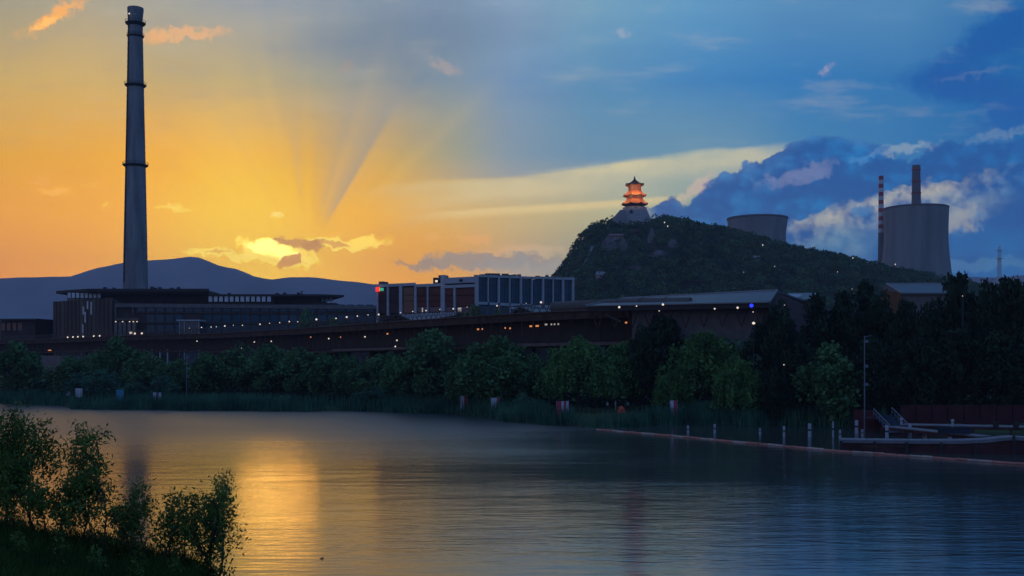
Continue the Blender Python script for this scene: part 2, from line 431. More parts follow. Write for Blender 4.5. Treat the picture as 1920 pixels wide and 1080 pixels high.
def np_mesh(name, verts, faces, mats, parent=None, mi=None, smooth=False):
    """verts (N,3), faces (M,k) numpy"""
    me = bpy.data.meshes.new(name)
    faces = np.asarray(faces, np.int32); k = faces.shape[1]
    me.vertices.add(len(verts)); me.vertices.foreach_set('co', np.asarray(verts, np.float32).ravel())
    me.loops.add(faces.size); me.loops.foreach_set('vertex_index', faces.ravel())
    me.polygons.add(len(faces)); me.polygons.foreach_set('loop_start', np.arange(0, faces.size, k, dtype=np.int32))
    try: me.polygons.foreach_set('loop_total', np.full(len(faces), k, np.int32))
    except Exception: pass
    mats = mats if isinstance(mats, (list, tuple)) else [mats]
    for m in mats: me.materials.append(m)
    if mi is not None: me.polygons.foreach_set('material_index', np.asarray(mi, np.int32))
    if smooth: me.polygons.foreach_set('use_smooth', np.ones(len(faces), bool))
    me.update(calc_edges=True); me.validate()
    o = bpy.data.objects.new(name, me); C.objects.link(o); o.parent = parent
    return o
def leaf_quads(c, size, asp=.6, droop=0., r=rs, flat=.0):
    """one rhomb-like leaf quad at each centre c (N,3)"""
    N = len(c); a = r.normal(size=(N, 3)); a[:, 2] -= droop * 2; a /= np.linalg.norm(a, axis=1)[:, None] + 1e-9
    b = r.normal(size=(N, 3)); b = np.cross(a, b); b /= np.linalg.norm(b, axis=1)[:, None] + 1e-9
    sz = (size * r.uniform(.6, 1.35, N))[:, None] * .5
    v = np.stack([c - a * sz, c + b * sz * asp, c + a * sz, c - b * sz * asp], 1).reshape(-1, 3)
    f = np.arange(4 * N).reshape(-1, 4)
    return v, f

# ------------------------------------------------------------------ materials
M = {}
M['concrete'] = material('weathered_concrete', (.25, .25, .26), .9, .38, .35, bump=.1, stretch=(1, 1, .12))
M['tower'] = material('tower_concrete', (.24, .245, .25), .9, .22, .09, stretch=(1, 1, .10))
M['dark_steel'] = material('dark_steel', (.035, .035, .04), .6, .3, .5)
M['rust'] = material('rust_brown_steel', (.050, .032, .027), .75, .4, .6, var_col=(.075, .042, .030))
M['rust_pale'] = material('pale_rusted_deck', (.16, .12, .10), .8, .25, .5)
M['rail'] = material('brown_truss_steel', (.10, .075, .06), .7, .3, .8)
M['pipe'] = material('clad_pipe_roof', (.12, .105, .095), .7, .2, .4, stretch=(1, 1, 3))
M['roof_dark'] = material('dark_brown_roof', (.045, .035, .035), .7, .25, .4)
M['fascia'] = material('dark_red_brown_cladding', (.065, .038, .036), .7, .25, .3)
M['cladding'] = material('brown_cladding', (.075, .052, .044), .7, .3, .4, stretch=(1, 1, .2))
M['cladding_pale'] = material('tan_cladding', (.11, .085, .07), .7, .3, .4, stretch=(1, 1, .2))
M['white_frame'] = material('pale_grey_frame', (.42, .45, .50), .7, .08, .6)
M['beam'] = material('grey_beam', (.16, .14, .14), .7, .2, .6)
M['brick'] = material('red_brick_panel', (.16, .055, .045), .85, .25, .5)
M['dark_brick'] = material('dark_panel', (.075, .04, .04), .8, .25, .5)
M['glass'] = material('dark_window_glass', (.018, .022, .03), .12, .2, .3, spec=.6)
M['glass_blue'] = material('blue_window_glass', (.035, .05, .08), .2, .2, .2, spec=.6)
M['glass_pale'] = material('clerestory_painted_light', (.62, .66, .72), .3, .15, .5, spec=.5)  # pale opaque colour stands in for light showing through the panes
M['roof_metal'] = material('grey_metal_roof', (.11, .12, .14), .45, .12, .4, stretch=(1, 1, 4))
M['roof_edge'] = material('pale_roof_edge', (.24, .23, .23), .6, .1, .5)
M['soil'] = material('lake_bed_soil', (.05, .05, .04), .95, .3, .3)
M['lawn'] = material('far_bank_grass', (.024, .048, .020), .95, .45, .12, var_col=(.045, .075, .022))
M['path'] = material('pale_path_paving', (.20, .19, .18), .85, .15, .6)
M['near_bank'] = material('near_bank_grass', (.020, .045, .015), .95, .4, .8, var_col=(.030, .06, .018))
M['bark'] = material('dark_bark', (.05, .040, .032), .95, .3, 3.)
M['bark_near'] = material('sapling_bark', (.075, .055, .042), .9, .3, 12.)
M['leaf_willow'] = material('willow_leaves', (.052, .155, .052), .8, .5, .35, var_col=(.10, .22, .056), transl=.22)
M['leaf_mid'] = material('dull_green_leaves', (.050, .150, .062), .8, .5, .35, var_col=(.085, .19, .066), transl=.15)
M['leaf_blue'] = material('bluish_green_leaves', (.040, .125, .080), .8, .5, .35, var_col=(.060, .155, .088), transl=.12)
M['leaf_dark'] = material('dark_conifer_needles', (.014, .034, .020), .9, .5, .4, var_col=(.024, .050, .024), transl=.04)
M['leaf_hill'] = material('hill_wood_leaves', (.022, .066, .036), .9, .65, .06, var_col=(.062, .135, .052), transl=.08)
M['leaf_near'] = material('fine_shrub_leaves', (.060, .14, .034), .65, .5, 2.2, var_col=(.12, .19, .036), transl=.32)
M['reed'] = material('reeds', (.035, .13, .085), .9, .4, .25, var_col=(.050, .16, .09), transl=.15)
M['grass_near'] = material('near_grass_blades', (.022, .065, .012), .8, .5, 1.2, var_col=(.045, .10, .018), transl=.3)
M['rock'] = material('grey_cliff_rock', (.13, .12, .12), .95, .4, .06, bump=.3)
M['hill_soil'] = material('hill_undergrowth', (.018, .038, .020), .95, .4, .03)
M['stone'] = material('pale_stone_masonry', (.34, .32, .33), .85, .12, .3)
M['step_stone'] = material('pale_stone_stair', (.30, .31, .33), .85, .12, .3)
M['mountain'] = material('hazed_mountain_scrub', (.22, .21, .24), 1., .25, .004)  # pale blue-grey: distance haze put into the base colour
M['pav_roof'] = material('glazed_tiles_floodlit_orange', (.55, .17, .06), .55, .15, .4)  # orange floodlight glow put into the tile colour; top roof stays red-brown
M['pav_roof_top'] = material('glazed_red_brown_roof_tiles', (.30, .075, .05), .55, .15, .4)
M['pav_wood'] = material('red_lacquered_columns', (.45, .12, .06), .6, .2, .5)
M['pav_wall'] = material('cream_painted_wall', (.55, .45, .33), .7, .1, .5)
M['pav_eave'] = material('painted_dark_eaves', (.07, .06, .05), .8, .3, .5)
M['white_paint'] = material('white_paint', (.62, .64, .66), .6, .12, 1.)
M['red_paint'] = material('red_paint', (.45, .05, .05), .6, .15, 1.)
M['grey_stack'] = material('brown_grey_stack', (.17, .15, .16), .85, .15, .1)
M['boom'] = material('faded_orange_float', (.50, .20, .15), .7, .3, .6)
M['boom_pale'] = material('bleached_float', (.52, .36, .30), .7, .3, .6)
M['dock_edge'] = material('grey_dock_deck', (.19, .20, .23), .8, .2, .8)
M['dock_side'] = material('dark_red_dock_side', (.075, .030, .032), .8, .4, .5)
M['plank'] = material('weathered_deck_plank', (.24, .23, .24), .85, .25, 1.2)
M['hoard'] = material('dark_red_hoarding', (.075, .020, .024), .8, .3, .4)
M['bollard'] = material('pale_mooring_post', (.36, .40, .46), .8, .2, 1.)
M['steel_pale'] = material('galvanised_steel', (.17, .20, .25), .5, .1, .6)
M['banner_white'] = material('white_banner_cloth', (.50, .50, .58), .9, .08, 2.)
M['banner_red'] = material('red_banner_cloth', (.42, .07, .10), .9, .1, 2.)
M['banner_blue'] = material('cyan_banner_cloth', (.06, .26, .40), .9, .1, 2.)
M['tent'] = material('orange_tent_cloth', (.65, .13, .05), .8, .1, 2.)
M['skin'] = material('skin', (.35, .22, .16), .7, .05, 3.)
M['hair'] = material('dark_hair', (.02, .016, .014), .7, .1, 3.)
M['cloth_white'] = material('white_clothes', (.6, .62, .66), .9, .05, 3.)
M['cloth_teal'] = material('pale_teal_clothes', (.18, .42, .42), .9, .05, 3.)
M['cloth_dark'] = material('dark_trousers', (.03, .035, .05), .9, .05, 3.)
M['lamp_white'] = glow('lit_white_lamp', (1., .80, .62), .9)
M['lamp_warm'] = glow('lit_warm_lamp', (1., .34, .10), .7)
M['lamp_blue'] = glow('lit_blue_lamp', (.02, .04, 1.), 1.6)
M['lamp_red'] = glow('lit_red_sign', (1., .03, .02), 1.3)
M['lamp_green'] = glow('lit_green_sign', (.03, .35, .18), 1.0)
M['lit_room'] = glow('lit_room_glass', (.55, .48, .42), .55)

def water_material():
    m = bpy.data.materials.new('lake_water'); m.use_nodes = True
    t = m.node_tree; bs = t.nodes['Principled BSDF']
    bs.inputs['Base Color'].default_value = (.055, .062, .055, 1); bs.inputs['Roughness'].default_value = .15
    bs.inputs['IOR'].default_value = 1.62
    g = t.nodes.new('ShaderNodeNewGeometry')
    def nz(scale, sx, sy, det, rough=.55, rot=0.):
        mp = t.nodes.new('ShaderNodeMapping'); mp.inputs['Scale'].default_value = (sx, sy, 1); mp.inputs['Rotation'].default_value = (0, 0, rot)
        t.links.new(g.outputs['Position'], mp.inputs[0])
        n = t.nodes.new('ShaderNodeTexNoise'); n.inputs['Scale'].default_value = scale; n.inputs['Detail'].default_value = det; n.inputs['Roughness'].default_value = rough
        t.links.new(mp.outputs[0], n.inputs['Vector']); return n.outputs['Fac']
    ripple = nz(1.0, .55, 1.9, 3, .55, R(6))
    chop = nz(.32, .5, 1.3, 2, .5, R(-8))
    gust = nz(.018, .55, 1.5, 3, .6, R(12))              # where the breeze ruffles the lake
    def mth(op, a, b):
        n = t.nodes.new('ShaderNodeMath'); n.operation = op
        for i, v in enumerate((a, b)):
            if hasattr(v, 'links'): t.links.new(v, n.inputs[i])
            else: n.inputs[i].default_value = v
        return n.outputs[0]
    mr = t.nodes.new('ShaderNodeMapRange'); t.links.new(gust, mr.inputs[0])
    for i, q in enumerate((.38, .62, .12, 1.7)): mr.inputs[i + 1].default_value = q
    sp = t.nodes.new('ShaderNodeSeparateXYZ'); t.links.new(g.outputs['Position'], sp.inputs[0])
    fr = t.nodes.new('ShaderNodeMapRange'); fr.interpolation_type = 'SMOOTHSTEP'; t.links.new(mth('ADD', sp.outputs[1], mth('MULTIPLY', gust, 60.)), fr.inputs[0])
    for i, q in enumerate((85., 190., .035, .06)): fr.inputs[i + 1].default_value = q
    h = mth('ADD', mth('MULTIPLY', mth('MULTIPLY', ripple, mr.outputs[0]), .030), mth('MULTIPLY', chop, fr.outputs[0]))
    ro = t.nodes.new('ShaderNodeMapRange'); ro.interpolation_type = 'SMOOTHSTEP'; t.links.new(mth('ADD', sp.outputs[1], mth('MULTIPLY', gust, 70.)), ro.inputs[0])      # calm near our bank, ruffled out on the lake
    for i, q in enumerate((115., 185., .15, .38)): ro.inputs[i + 1].default_value = q
    lee = t.nodes.new('ShaderNodeMapRange'); lee.interpolation_type = 'SMOOTHSTEP'; t.links.new(mth('ADD', sp.outputs[0], mth('MULTIPLY', gust, -30.)), lee.inputs[0])      # still water in the lee of the trees
    for i, q in enumerate((-20., 8., 1., .32)): lee.inputs[i + 1].default_value = q
    t.links.new(mth('MAXIMUM', mth('MULTIPLY', ro.outputs[0], lee.outputs[0]), .12), bs.inputs['Roughness'])
    bp = t.nodes.new('ShaderNodeBump'); bp.inputs['Strength'].default_value = 1.0; bp.inputs['Distance'].default_value = 1.
    t.links.new(h, bp.inputs['Height']); t.links.new(bp.outputs[0], bs.inputs['Normal'])
    return m
M['water'] = water_material()

# ------------------------------------------------------------------ the setting: lake bed, water, banks, hill, mountains
bed = MB(); bed.add([(-5000, -300, -1.6), (5000, -300, -1.6), (5000, 5000, -1.6), (-5000, 5000, -1.6)], [(0, 1, 2, 3)])
tag(bed.build('lake_bed', M['soil']), kind='structure')
wt = MB(); wt.add([(-900, -60, 0), (900, -60, 0), (900, 420, 0), (-900, 420, 0)], [(0, 1, 2, 3)])
tag(wt.build('water', M['water']), kind='structure')

# far shore: (column in the photo, distance of the waterline)
SH = [(-3000, 330), (-900, 300), (-300, 262), (0, 246), (126, 232), (134, 214), (220, 211), (300, 210), (500, 204), (700, 202), (850, 190), (950, 166), (1060, 151), (1130, 148), (1300, 158), (1500, 155), (1640, 148), (1760, 140), (1920, 134), (2400, 122), (3600, 110), (9000, 60)]
def shore(px):
    return float(np.interp(px, [a for a, b in SH], [b for a, b in SH]))
cols = list(np.linspace(-3000, 0, 14)) + list(np.linspace(20, 1940, 97)) + list(np.linspace(2000, 9000, 18))
offs = [(-1.5, -1.7), (0, -.15), (1.2, .35), (5, .9), (14, 1.2), (60, 1.5), (200, 1.8), (700, 2.), (4850, 2.)]
def bank_z(px, d):
    o = d - shore(px)
    return float(np.interp(o, [a for a, b in offs], [b for a, b in offs]))
v = []
for px in cols:
    s0 = shore(px) + 1.2 * math.sin(px * .031) + .8 * math.sin(px * .083 + 1)
    for i, (o, z) in enumerate(offs):
        d = s0 + o
        v.append((X(px, d), d, z + (rnd.uniform(-.05, .12) if 0 < i < 6 else 0)))
nr_ = len(offs); f = [(i * nr_ + j, (i + 1) * nr_ + j, (i + 1) * nr_ + j + 1, i * nr_ + j + 1) for i in range(len(cols) - 1) for j in range(nr_ - 1)]
gb = MB(); gb.add(v, f); tag(gb.build('ground', M['lawn'], smooth=True), kind='structure')
# side banks so that the lake ends beyond the frame
# lawn path on the far bank
pth = MB(); pv = []
for px in range(270, 700, 20):
    s0 = shore(px) + 15 + 2 * math.sin(px * .01)
    pv += [(X(px, s0), s0, 1.33), (X(px, s0 + 4), s0 + 4, 1.37)]
pth.add(pv, [(2 * i, 2 * i + 2, 2 * i + 3, 2 * i + 1) for i in range(len(pv) // 2 - 1)])
tag(pth.build('footpath', M['path']), kind='structure')

# near bank under the camera
def near_z(x, y):
    px = 960 + F * x / max(y, 1.) if y > 0 else 900
    if x < -14: px = min(px, 100) if y > 2 else px
    kx = 1 / (1 + math.exp(max(-40, min(40, (px - 446) / 16)))) if y > 3 else 0           # 1 on the bulge of the bank at the left
    zc = float(np.interp(px, [-400, 0, 180, 340, 400, 450], [5.2, 4.45, 4.05, 3.7, 3.5, 3.1]))
    q = min(1, max(0, (y - 4) / 14)); q = q * q * (3 - 2 * q)
    zl = 6.35 + (zc - 6.35) * q
    if y > 23.5: zl -= 7.5 * ((y - 23.5) / 9) ** 1.3
    k = max(0, (y - 4) / 15); zr = 6.35 - 7.6 * k ** 1.15
    z = zl * kx + zr * (1 - kx)
    return max(-1.65, z + .05 * math.sin(x * 1.7) * math.sin(y * 1.3) + .04 * math.sin(x * 3.1 + y * 2.3))
xs_ = list(np.linspace(-300, -40, 10)) + list(np.linspace(-36, 10, 93)) + list(np.linspace(14, 300, 20)); ys_ = list(np.linspace(-300, -10, 8)) + list(np.linspace(-6, 45, 86))
nb = MB(); nb.add([(x, y, near_z(x, y)) for x in xs_ for y in ys_], [(i * len(ys_) + j, (i + 1) * len(ys_) + j, (i + 1) * len(ys_) + j + 1, i * len(ys_) + j + 1) for i in range(len(xs_) - 1) for j in range(len(ys_) - 1)])
tag(nb.build('near_bank', M['near_bank'], smooth=True), kind='structure')

# grass on the near bank
def blades(pts, h, w, name, mat, lean=.35, r=rs):
    N = len(pts); a = r.uniform(0, 2 * math.pi, N); hh = h * r.uniform(.5, 1.3, N)
    d = np.stack([np.cos(a), np.sin(a), np.zeros(N)], 1) * (w / 2)
    l = r.normal(size=(N, 3)) * lean * hh[:, None]; l[:, 2] = hh
    v = np.stack([pts - d, pts + d, pts + l + d * .15, pts + l - d * .15], 1).reshape(-1, 3)
    return np_mesh(name, v, np.arange(4 * N).reshape(-1, 4), mat)
gp = []
while len(gp) < 36000:
    x = rnd.uniform(-15, -4); y = rnd.uniform(14, 26.5)
    if abs(x / y) < .50 and near_z(x, y) > .1: gp.append((x, y, near_z(x, y) - .03))
tag(blades(np.array(gp), .42, .035, 'grass', M['grass_near']), kind='stuff')

# reeds in front of the far bank
rp = []
while len(rp) < 26000:
    px = rnd.uniform(-60, 1660); s0 = shore(px) + 1.2 * math.sin(px * .031) + .8 * math.sin(px * .083 + 1)
    dens = .55 + .45 * math.sin(px * .02 + 1.7 * math.sin(px * .007))
    if 1090 < px < 1210: dens *= .6
    o = rnd.uniform(-1.2, 7.5)
    if rnd.random() > dens: continue
    if 1030 < px < 1300 and o > 2.2: continue
    rp.append((X(px, s0 + o), s0 + o, max(-.3, bank_z(px, s0 + o) - .1)))
tag(blades(np.array(rp), 2.0, .22, 'reeds', M['reed'], .12), kind='stuff')

# mountains, 4 km off
MT = [(-2600, 560), (-1500, 500), (-900, 470), (-500, 500), (-200, 512), (0, 521), (60, 520), (130, 518), (180, 503), (230, 492), (270, 489), (300, 487), (330, 485), (358, 481), (378, 484), (400, 496), (425, 502), (445, 506), (480, 520), (510, 524), (545, 519), (600, 521), (650, 527), (700, 533), (760, 532), (800, 537),
      (900, 545), (1100, 548), (1400, 540), (1650, 528), (1790, 517), (1850, 520), (1920, 516), (2100, 505), (2600, 520), (3600, 570), (4600, 600)]
mpx = np.linspace(-2600, 4600, 420)
mz = np.interp(mpx, [a for a, b in MT], [b for a, b in MT])
mz = mz + np.convolve(rs.normal(size=len(mpx)), [.25, .5, .25], 'same') * 1.1
v = []; depth = [(3050, 0.), (3200, .16), (3400, .42), (3650, .62), (3820, .86), (4000, 1.), (4300, .75), (4800, 0)]
for i, px in enumerate(mpx):
    zt = Z(mz[i], 4000)
    a = math.atan((px - 960) / F)
    for j, (d, k) in enumerate(depth):
        d2 = d * math.cos(a) ** .0
        spur = 1 - .05 * (0 < j < 5) + .05 * math.sin(px * .021 + j * .9) * (0 < j < 5) + .03 * math.sin(px * .07 + j * 1.7) * (0 < j < 5)
        v.append((math.tan(a) * d2, d2, 2 + (zt - 2) * k * spur * (1 if k < 1 else 1)))
n_ = len(depth)
mt = MB(); mt.add(v, [(i * n_ + j, (i + 1) * n_ + j, (i + 1) * n_ + j + 1, i * n_ + j + 1) for i in range(len(mpx) - 1) for j in range(n_ - 1)])
# keep everything within the haze
mt.v = [(max(-4900, min(4900, p[0])), p[1], p[2]) for p in mt.v]
tag(mt.build('mountains', M['mountain'], smooth=True), kind='structure')

# the wooded hill
HL = [(700, 640), (820, 600), (900, 585), (980, 560), (1020, 535), (1040, 514), (1060, 492), (1078, 462), (1090, 436), (1105, 422), (1140, 408), (1160, 407), (1215, 407), (1255, 404), (1300, 412), (1340, 422), (1370, 428), (1410, 438), (1440, 446), (1500, 462), (1550, 470), (1600, 480), (1650, 493), (1700, 505), (1760, 515), (1850, 532), (1950, 545), (2100, 570), (2400, 620), (2700, 660)]
hx = [a for a, b in HL]; hy = [b for a, b in HL]
def hill_z(x, y):
    px = 960 + F * x / max(y, 1) if y < 950 else 960 + F * x / 950
    top = Z(float(np.interp(px, hx, hy)), 950) - 5.5
    k = 1 - ((950 - y) / 260) ** 1.35 if y < 950 else 1 - ((y - 950) / 330) ** 2
    k = max(0, k)
    if y < 950: k *= 1 - .04 * math.sin(px * .035 + y * .02) * (1 - k) * 4 * k
    return 1.5 + max(0, top - 1.5) * k
hxs = np.linspace(-130, 830, 130); hys = np.linspace(685, 1280, 64)
hb = MB(); hb.add([(x, y, hill_z(x, y)) for x in hxs for y in hys], [(i * 64 + j, (i + 1) * 64 + j, (i + 1) * 64 + j + 1, i * 64 + j + 1) for i in range(129) for j in range(63)])
tag(hb.build('hill', M['hill_soil'], smooth=True), kind='structure')
# the wood covering the hill: crowns that merge into one mass
cl = []; clear = [(1112, 470, 12, 12), (1150, 455, 26, 12), (1222, 440, 12, 16), (1235, 474, 26, 8), (1120, 515, 14, 9), (1188, 398, 34, 12), (1190, 500, 22, 5), (1262, 456, 12, 8)]
N = 0
while N < 4600:
    px = rnd.uniform(980, 2000); y = rnd.uniform(700, 985); x = X(px, y)
    z = hill_z(x, y)
    if z < 6: continue
    py = HY - (z + 4 - CH) / y * F
    if any(abs(px - a) < c and abs(py - b) < d for a, b, c, d in clear) and y < 940: continue
    if abs(x - 106) < 17 and abs(y - 950) < 30: continue
    cl.append((x, y, z + rnd.uniform(1.2, 3.8), rnd.choice((2.2, 2.8, 3.4, 4.2, 5.2)))); N += 1
cl = np.array(cl); rep = 32
cc = np.repeat(cl[:, :3], rep, 0); rr = np.repeat(cl[:, 3], rep)
d = rs.normal(size=cc.shape); d /= np.linalg.norm(d, axis=1)[:, None]; d[:, 2] = np.abs(d[:, 2]) * 1.0 - .25
cc = cc + d * (rr * rs.uniform(.7, 1.05, len(rr)))[:, None]
v, f = leaf_quads(cc, 1.9, .75)
tag(np_mesh('hillside_wood', v, f, M['leaf_hill']), kind='stuff')

# ------------------------------------------------------------------ tall chimney
def shaft(o_name, px, d, ys, mat, parent, n=40, z0=0):
    """ys [(row, half width px)] from the top down"""
    prof = [(hw * d / F, Z(y, d)) for y, hw in reversed(ys)]
    prof = [(prof[0][0] * 1.04, z0)] + prof
    mb = MB(); mb.lathe(prof, (X(px, d), d, 0), n)
    rt, zt = prof[-1]; mb.lathe([(rt, zt), (rt * .86, zt), (rt * .86, zt - 2.5), (0.01, zt - 2.5)], (X(px, d), d, 0), n)
    return mb.build(o_name, mat, parent, smooth=False)
d = 480
t = tag(empty('factory_chimney', PT(254, d, 1.5)), 'very tall grey concrete chimney with ring galleries rising behind the brown low building', 'chimney')
def rel(o, p):      # parts are modelled in world coordinates
    o.parent = p; o.matrix_parent_inverse = Matrix.Identity(4); o.location = -Vector(p.location) if p.rotation_euler.z == 0 else o.location
    return o
rel(shaft('shaft', 254, d, [(15, 14.5), (19, 14.8), (38, 12.8), (160, 15.0), (310, 18.2), (420, 20.4), (540, 22.6), (640, 25)], M['concrete'], None), t)
for y, hw in ((44, 18.4), (68, 15.6), (160, 19.6), (310, 23.2)):
    z = Z(y, d); r = hw * d / F; mb = MB()
    mb.lathe([(r * .72, z - 1.2), (r, z - .15), (r, z + .15), (r * .7, z + .2)], (X(254, d), d, 0), 28)
    g = rel(mb.build('gallery', M['dark_steel'], None), t)
    mb = MB(); cx = X(254, d)
    for zz in (z + .7, z + 1.2): mb.lathe([(r, zz - .05), (r + .06, zz), (r, zz + .05)], (cx, d, 0), 28)
    for k in range(20):
        a = k * math.pi / 10; mb.tube((cx + r * math.cos(a), d + r * math.sin(a), z), (cx + r * math.cos(a), d + r * math.sin(a), z + 1.2), .05, n=3)
    h = mb.build('handrail', M['dark_steel'], g)
mb = MB(); 
for k in range(46):
    y = 30 + k * 11; hw = np.interp(y, [15, 38, 160, 310, 540], [14.5, 13, 15, 18.2, 22.6]); a = -2.3
    r = hw * d / F + .25; mb.box((X(254, d) + r * math.cos(a), d + r * math.sin(a), Z(y, d)), (.5, .3, 2.3))
rel(mb.build('ladder', M['dark_steel'], None), t)
for px_, py_ in ((247, 30), (258, 31)):
    mb = MB(); mb.box((X(px_, d), d - 13.5 * d / F - .1, Z(py_, d)), (.5, .3, .5)); rel(mb.build('warning_lamp', M['lamp_white'] if px_ == 247 else M['white_paint'], None), t)
for y in range(52, 630, 13):      # pour joints of the climbing formwork
    hw = np.interp(y, [15, 19, 38, 160, 310, 420, 540, 640], [14.5, 14.8, 12.8, 15.0, 18.2, 20.4, 22.6, 25]); r = hw * d / F; z = Z(y, d)
    mb = MB(); mb.lathe([(r * .99, z - .2), (r + .07, z - .1), (r + .07, z + .1), (r * .99, z + .2)], (X(254, d), d, 0), 40); rel(mb.build('pour_joint', M['concrete'], None), t)

# ------------------------------------------------------------------ cooling towers and power station stacks
def cooling(px, d, ys, label, seed):
    t = tag(empty('cooling_tower', PT(px, d, 2)), label, 'cooling tower', 'cooling towers of the power station')
    prof = [(hw * d / F, Z(y, d)) for y, hw in reversed(ys)]
    mb = MB(); mb.lathe(prof, (X(px, d), d, 0), 72); rel(mb.build('shell', M['tower'], None, smooth=True), t)
    for z_ in np.arange(20, Z(ys[0][0], d) - 6, 6.5):
        r_ = float(np.interp(z_, [p[1] for p in prof], [p[0] for p in prof])); mb = MB(); mb.lathe([(r_ * .998, z_ - .25), (r_ + .14, z_), (r_ * .998, z_ + .25)], (X(px, d), d, 0), 72); rel(mb.build('lift_ring', M['tower'], None, smooth=True), t)
    rt, zt = prof[-1]; mb = MB(); mb.lathe([(rt * .985, zt - 3), (rt * 1.012, zt - 1.4), (rt * 1.012, zt), (rt * .95, zt), (rt * .95, zt - 8)], (X(px, d), d, 0), 72)
    rel(mb.build('rim', M['grey_stack'], None), t)
    rb, zb = prof[0]; mb = MB()
    for k in range(48):
        a = k * math.pi / 24; b = a + math.pi / 24
        mb.tube((X(px, d) + rb * 1.05 * math.cos(a), d + rb * 1.05 * math.sin(a), 1), (X(px, d) + rb * math.cos(b), d + rb * math.sin(b), zb), .5, n=4)
    rel(mb.build('base_struts', M['tower'], None), t)
    return t
cooling(1717, 1320, [(390, 58.5), (400, 58.2), (430, 57.2), (455, 57.4), (480, 59.5), (510, 62.5), (560, 69), (620, 79), (672, 90)], 'complete pale grey cooling tower beside the red and white chimney', 1)
cooling(1420, 1420, [(409, 56), (420, 54.5), (440, 52.2), (470, 52.2), (520, 56), (580, 64), (650, 78), (676, 84)], 'cooling tower whose top alone shows over the wooded hill', 2)
d = 1350
t = tag(empty('striped_chimney', PT(1652, d, 2)), 'slim chimney banded red and white left of the cooling tower', 'chimney')
prof = lambda y: np.interp(y, [330, 490, 660], [4.3, 5.8, 7.6])
yy = 330; k = 0
while yy < 436:
    mb = MB(); mb.lathe([(prof(yy + 7.6) * d / F, Z(yy + 7.6, d)), (prof(yy) * d / F, Z(yy, d))], (X(1652, d), d, 0), 20, close=True)
    rel(mb.build('red_band' if k % 2 == 0 else 'white_band', M['red_paint'] if k % 2 == 0 else M['white_paint'], None, smooth=False), t); yy += 7.6; k += 1
mb = MB(); mb.lathe([(prof(660) * d / F, 1.), (prof(yy) * d / F, Z(yy, d))], (X(1652, d), d, 0), 20, close=True); rel(mb.build('shaft', M['grey_stack'], None), t)
d = 1420
t = tag(empty('power_station_stack', PT(1718, d, 2)), 'plain brown grey chimney rising straight behind the big cooling tower', 'chimney')
rel(shaft('shaft', 1718, d, [(310, 7.6), (316, 7.2), (390, 8.6), (660, 13)], M['grey_stack'], None, 24), t)
for y in (318, 340, 362):
    mb = MB(); r = np.interp(y, [310, 390], [7.3, 8.6]) * d / F; mb.lathe([(r, Z(y, d) - 1), (r + .7, Z(y, d) - .4), (r + .7, Z(y, d) + .4), (r, Z(y, d) + .8)], (X(1718, d), d, 0), 24); rel(mb.build('collar', M['red_paint'], None), t)
d = 1300
t = tag(empty('lattice_mast', PT(1874, d, 2)), 'thin pale lattice mast on the skyline right of the cooling towers', 'mast')
mb = MB(); x0 = X(1874, d)
for sx, sy in ((-1, -1), (1, -1), (1, 1), (-1, 1)): mb.tube((x0 + sx * 5, d + sy * 5, 1), (x0 + sx * .9, d + sy * .9, Z(462, d)), .45, .3, 4)
rel(mb.build('leg_frame', M['white_paint'], None), t); mb = MB()
for k in range(22):
    z0 = 4 + k * 6.2; w0 = 5 - 4.1 * z0 / 142; w1 = 5 - 4.1 * (z0 + 6.2) / 142
    if z0 + 6 > Z(464, d): break
    for sy in (-1, 1): mb.tube((x0 - w0, d + sy * w0, z0), (x0 + w1, d + sy * w1, z0 + 6.2), .22, n=3); mb.tube((x0 + w0, d + sy * w0, z0), (x0 - w1, d + sy * w1, z0 + 6.2), .22, n=3)
rel(mb.build('bracing', M['white_paint'], None), t)
mb = MB(); mb.box((x0, d, Z(470, d)), (5, 5, .8)); mb.box((x0, d, Z(485, d)), (6, 6, .8)); rel(mb.build('platform', M['white_paint'], None), t)

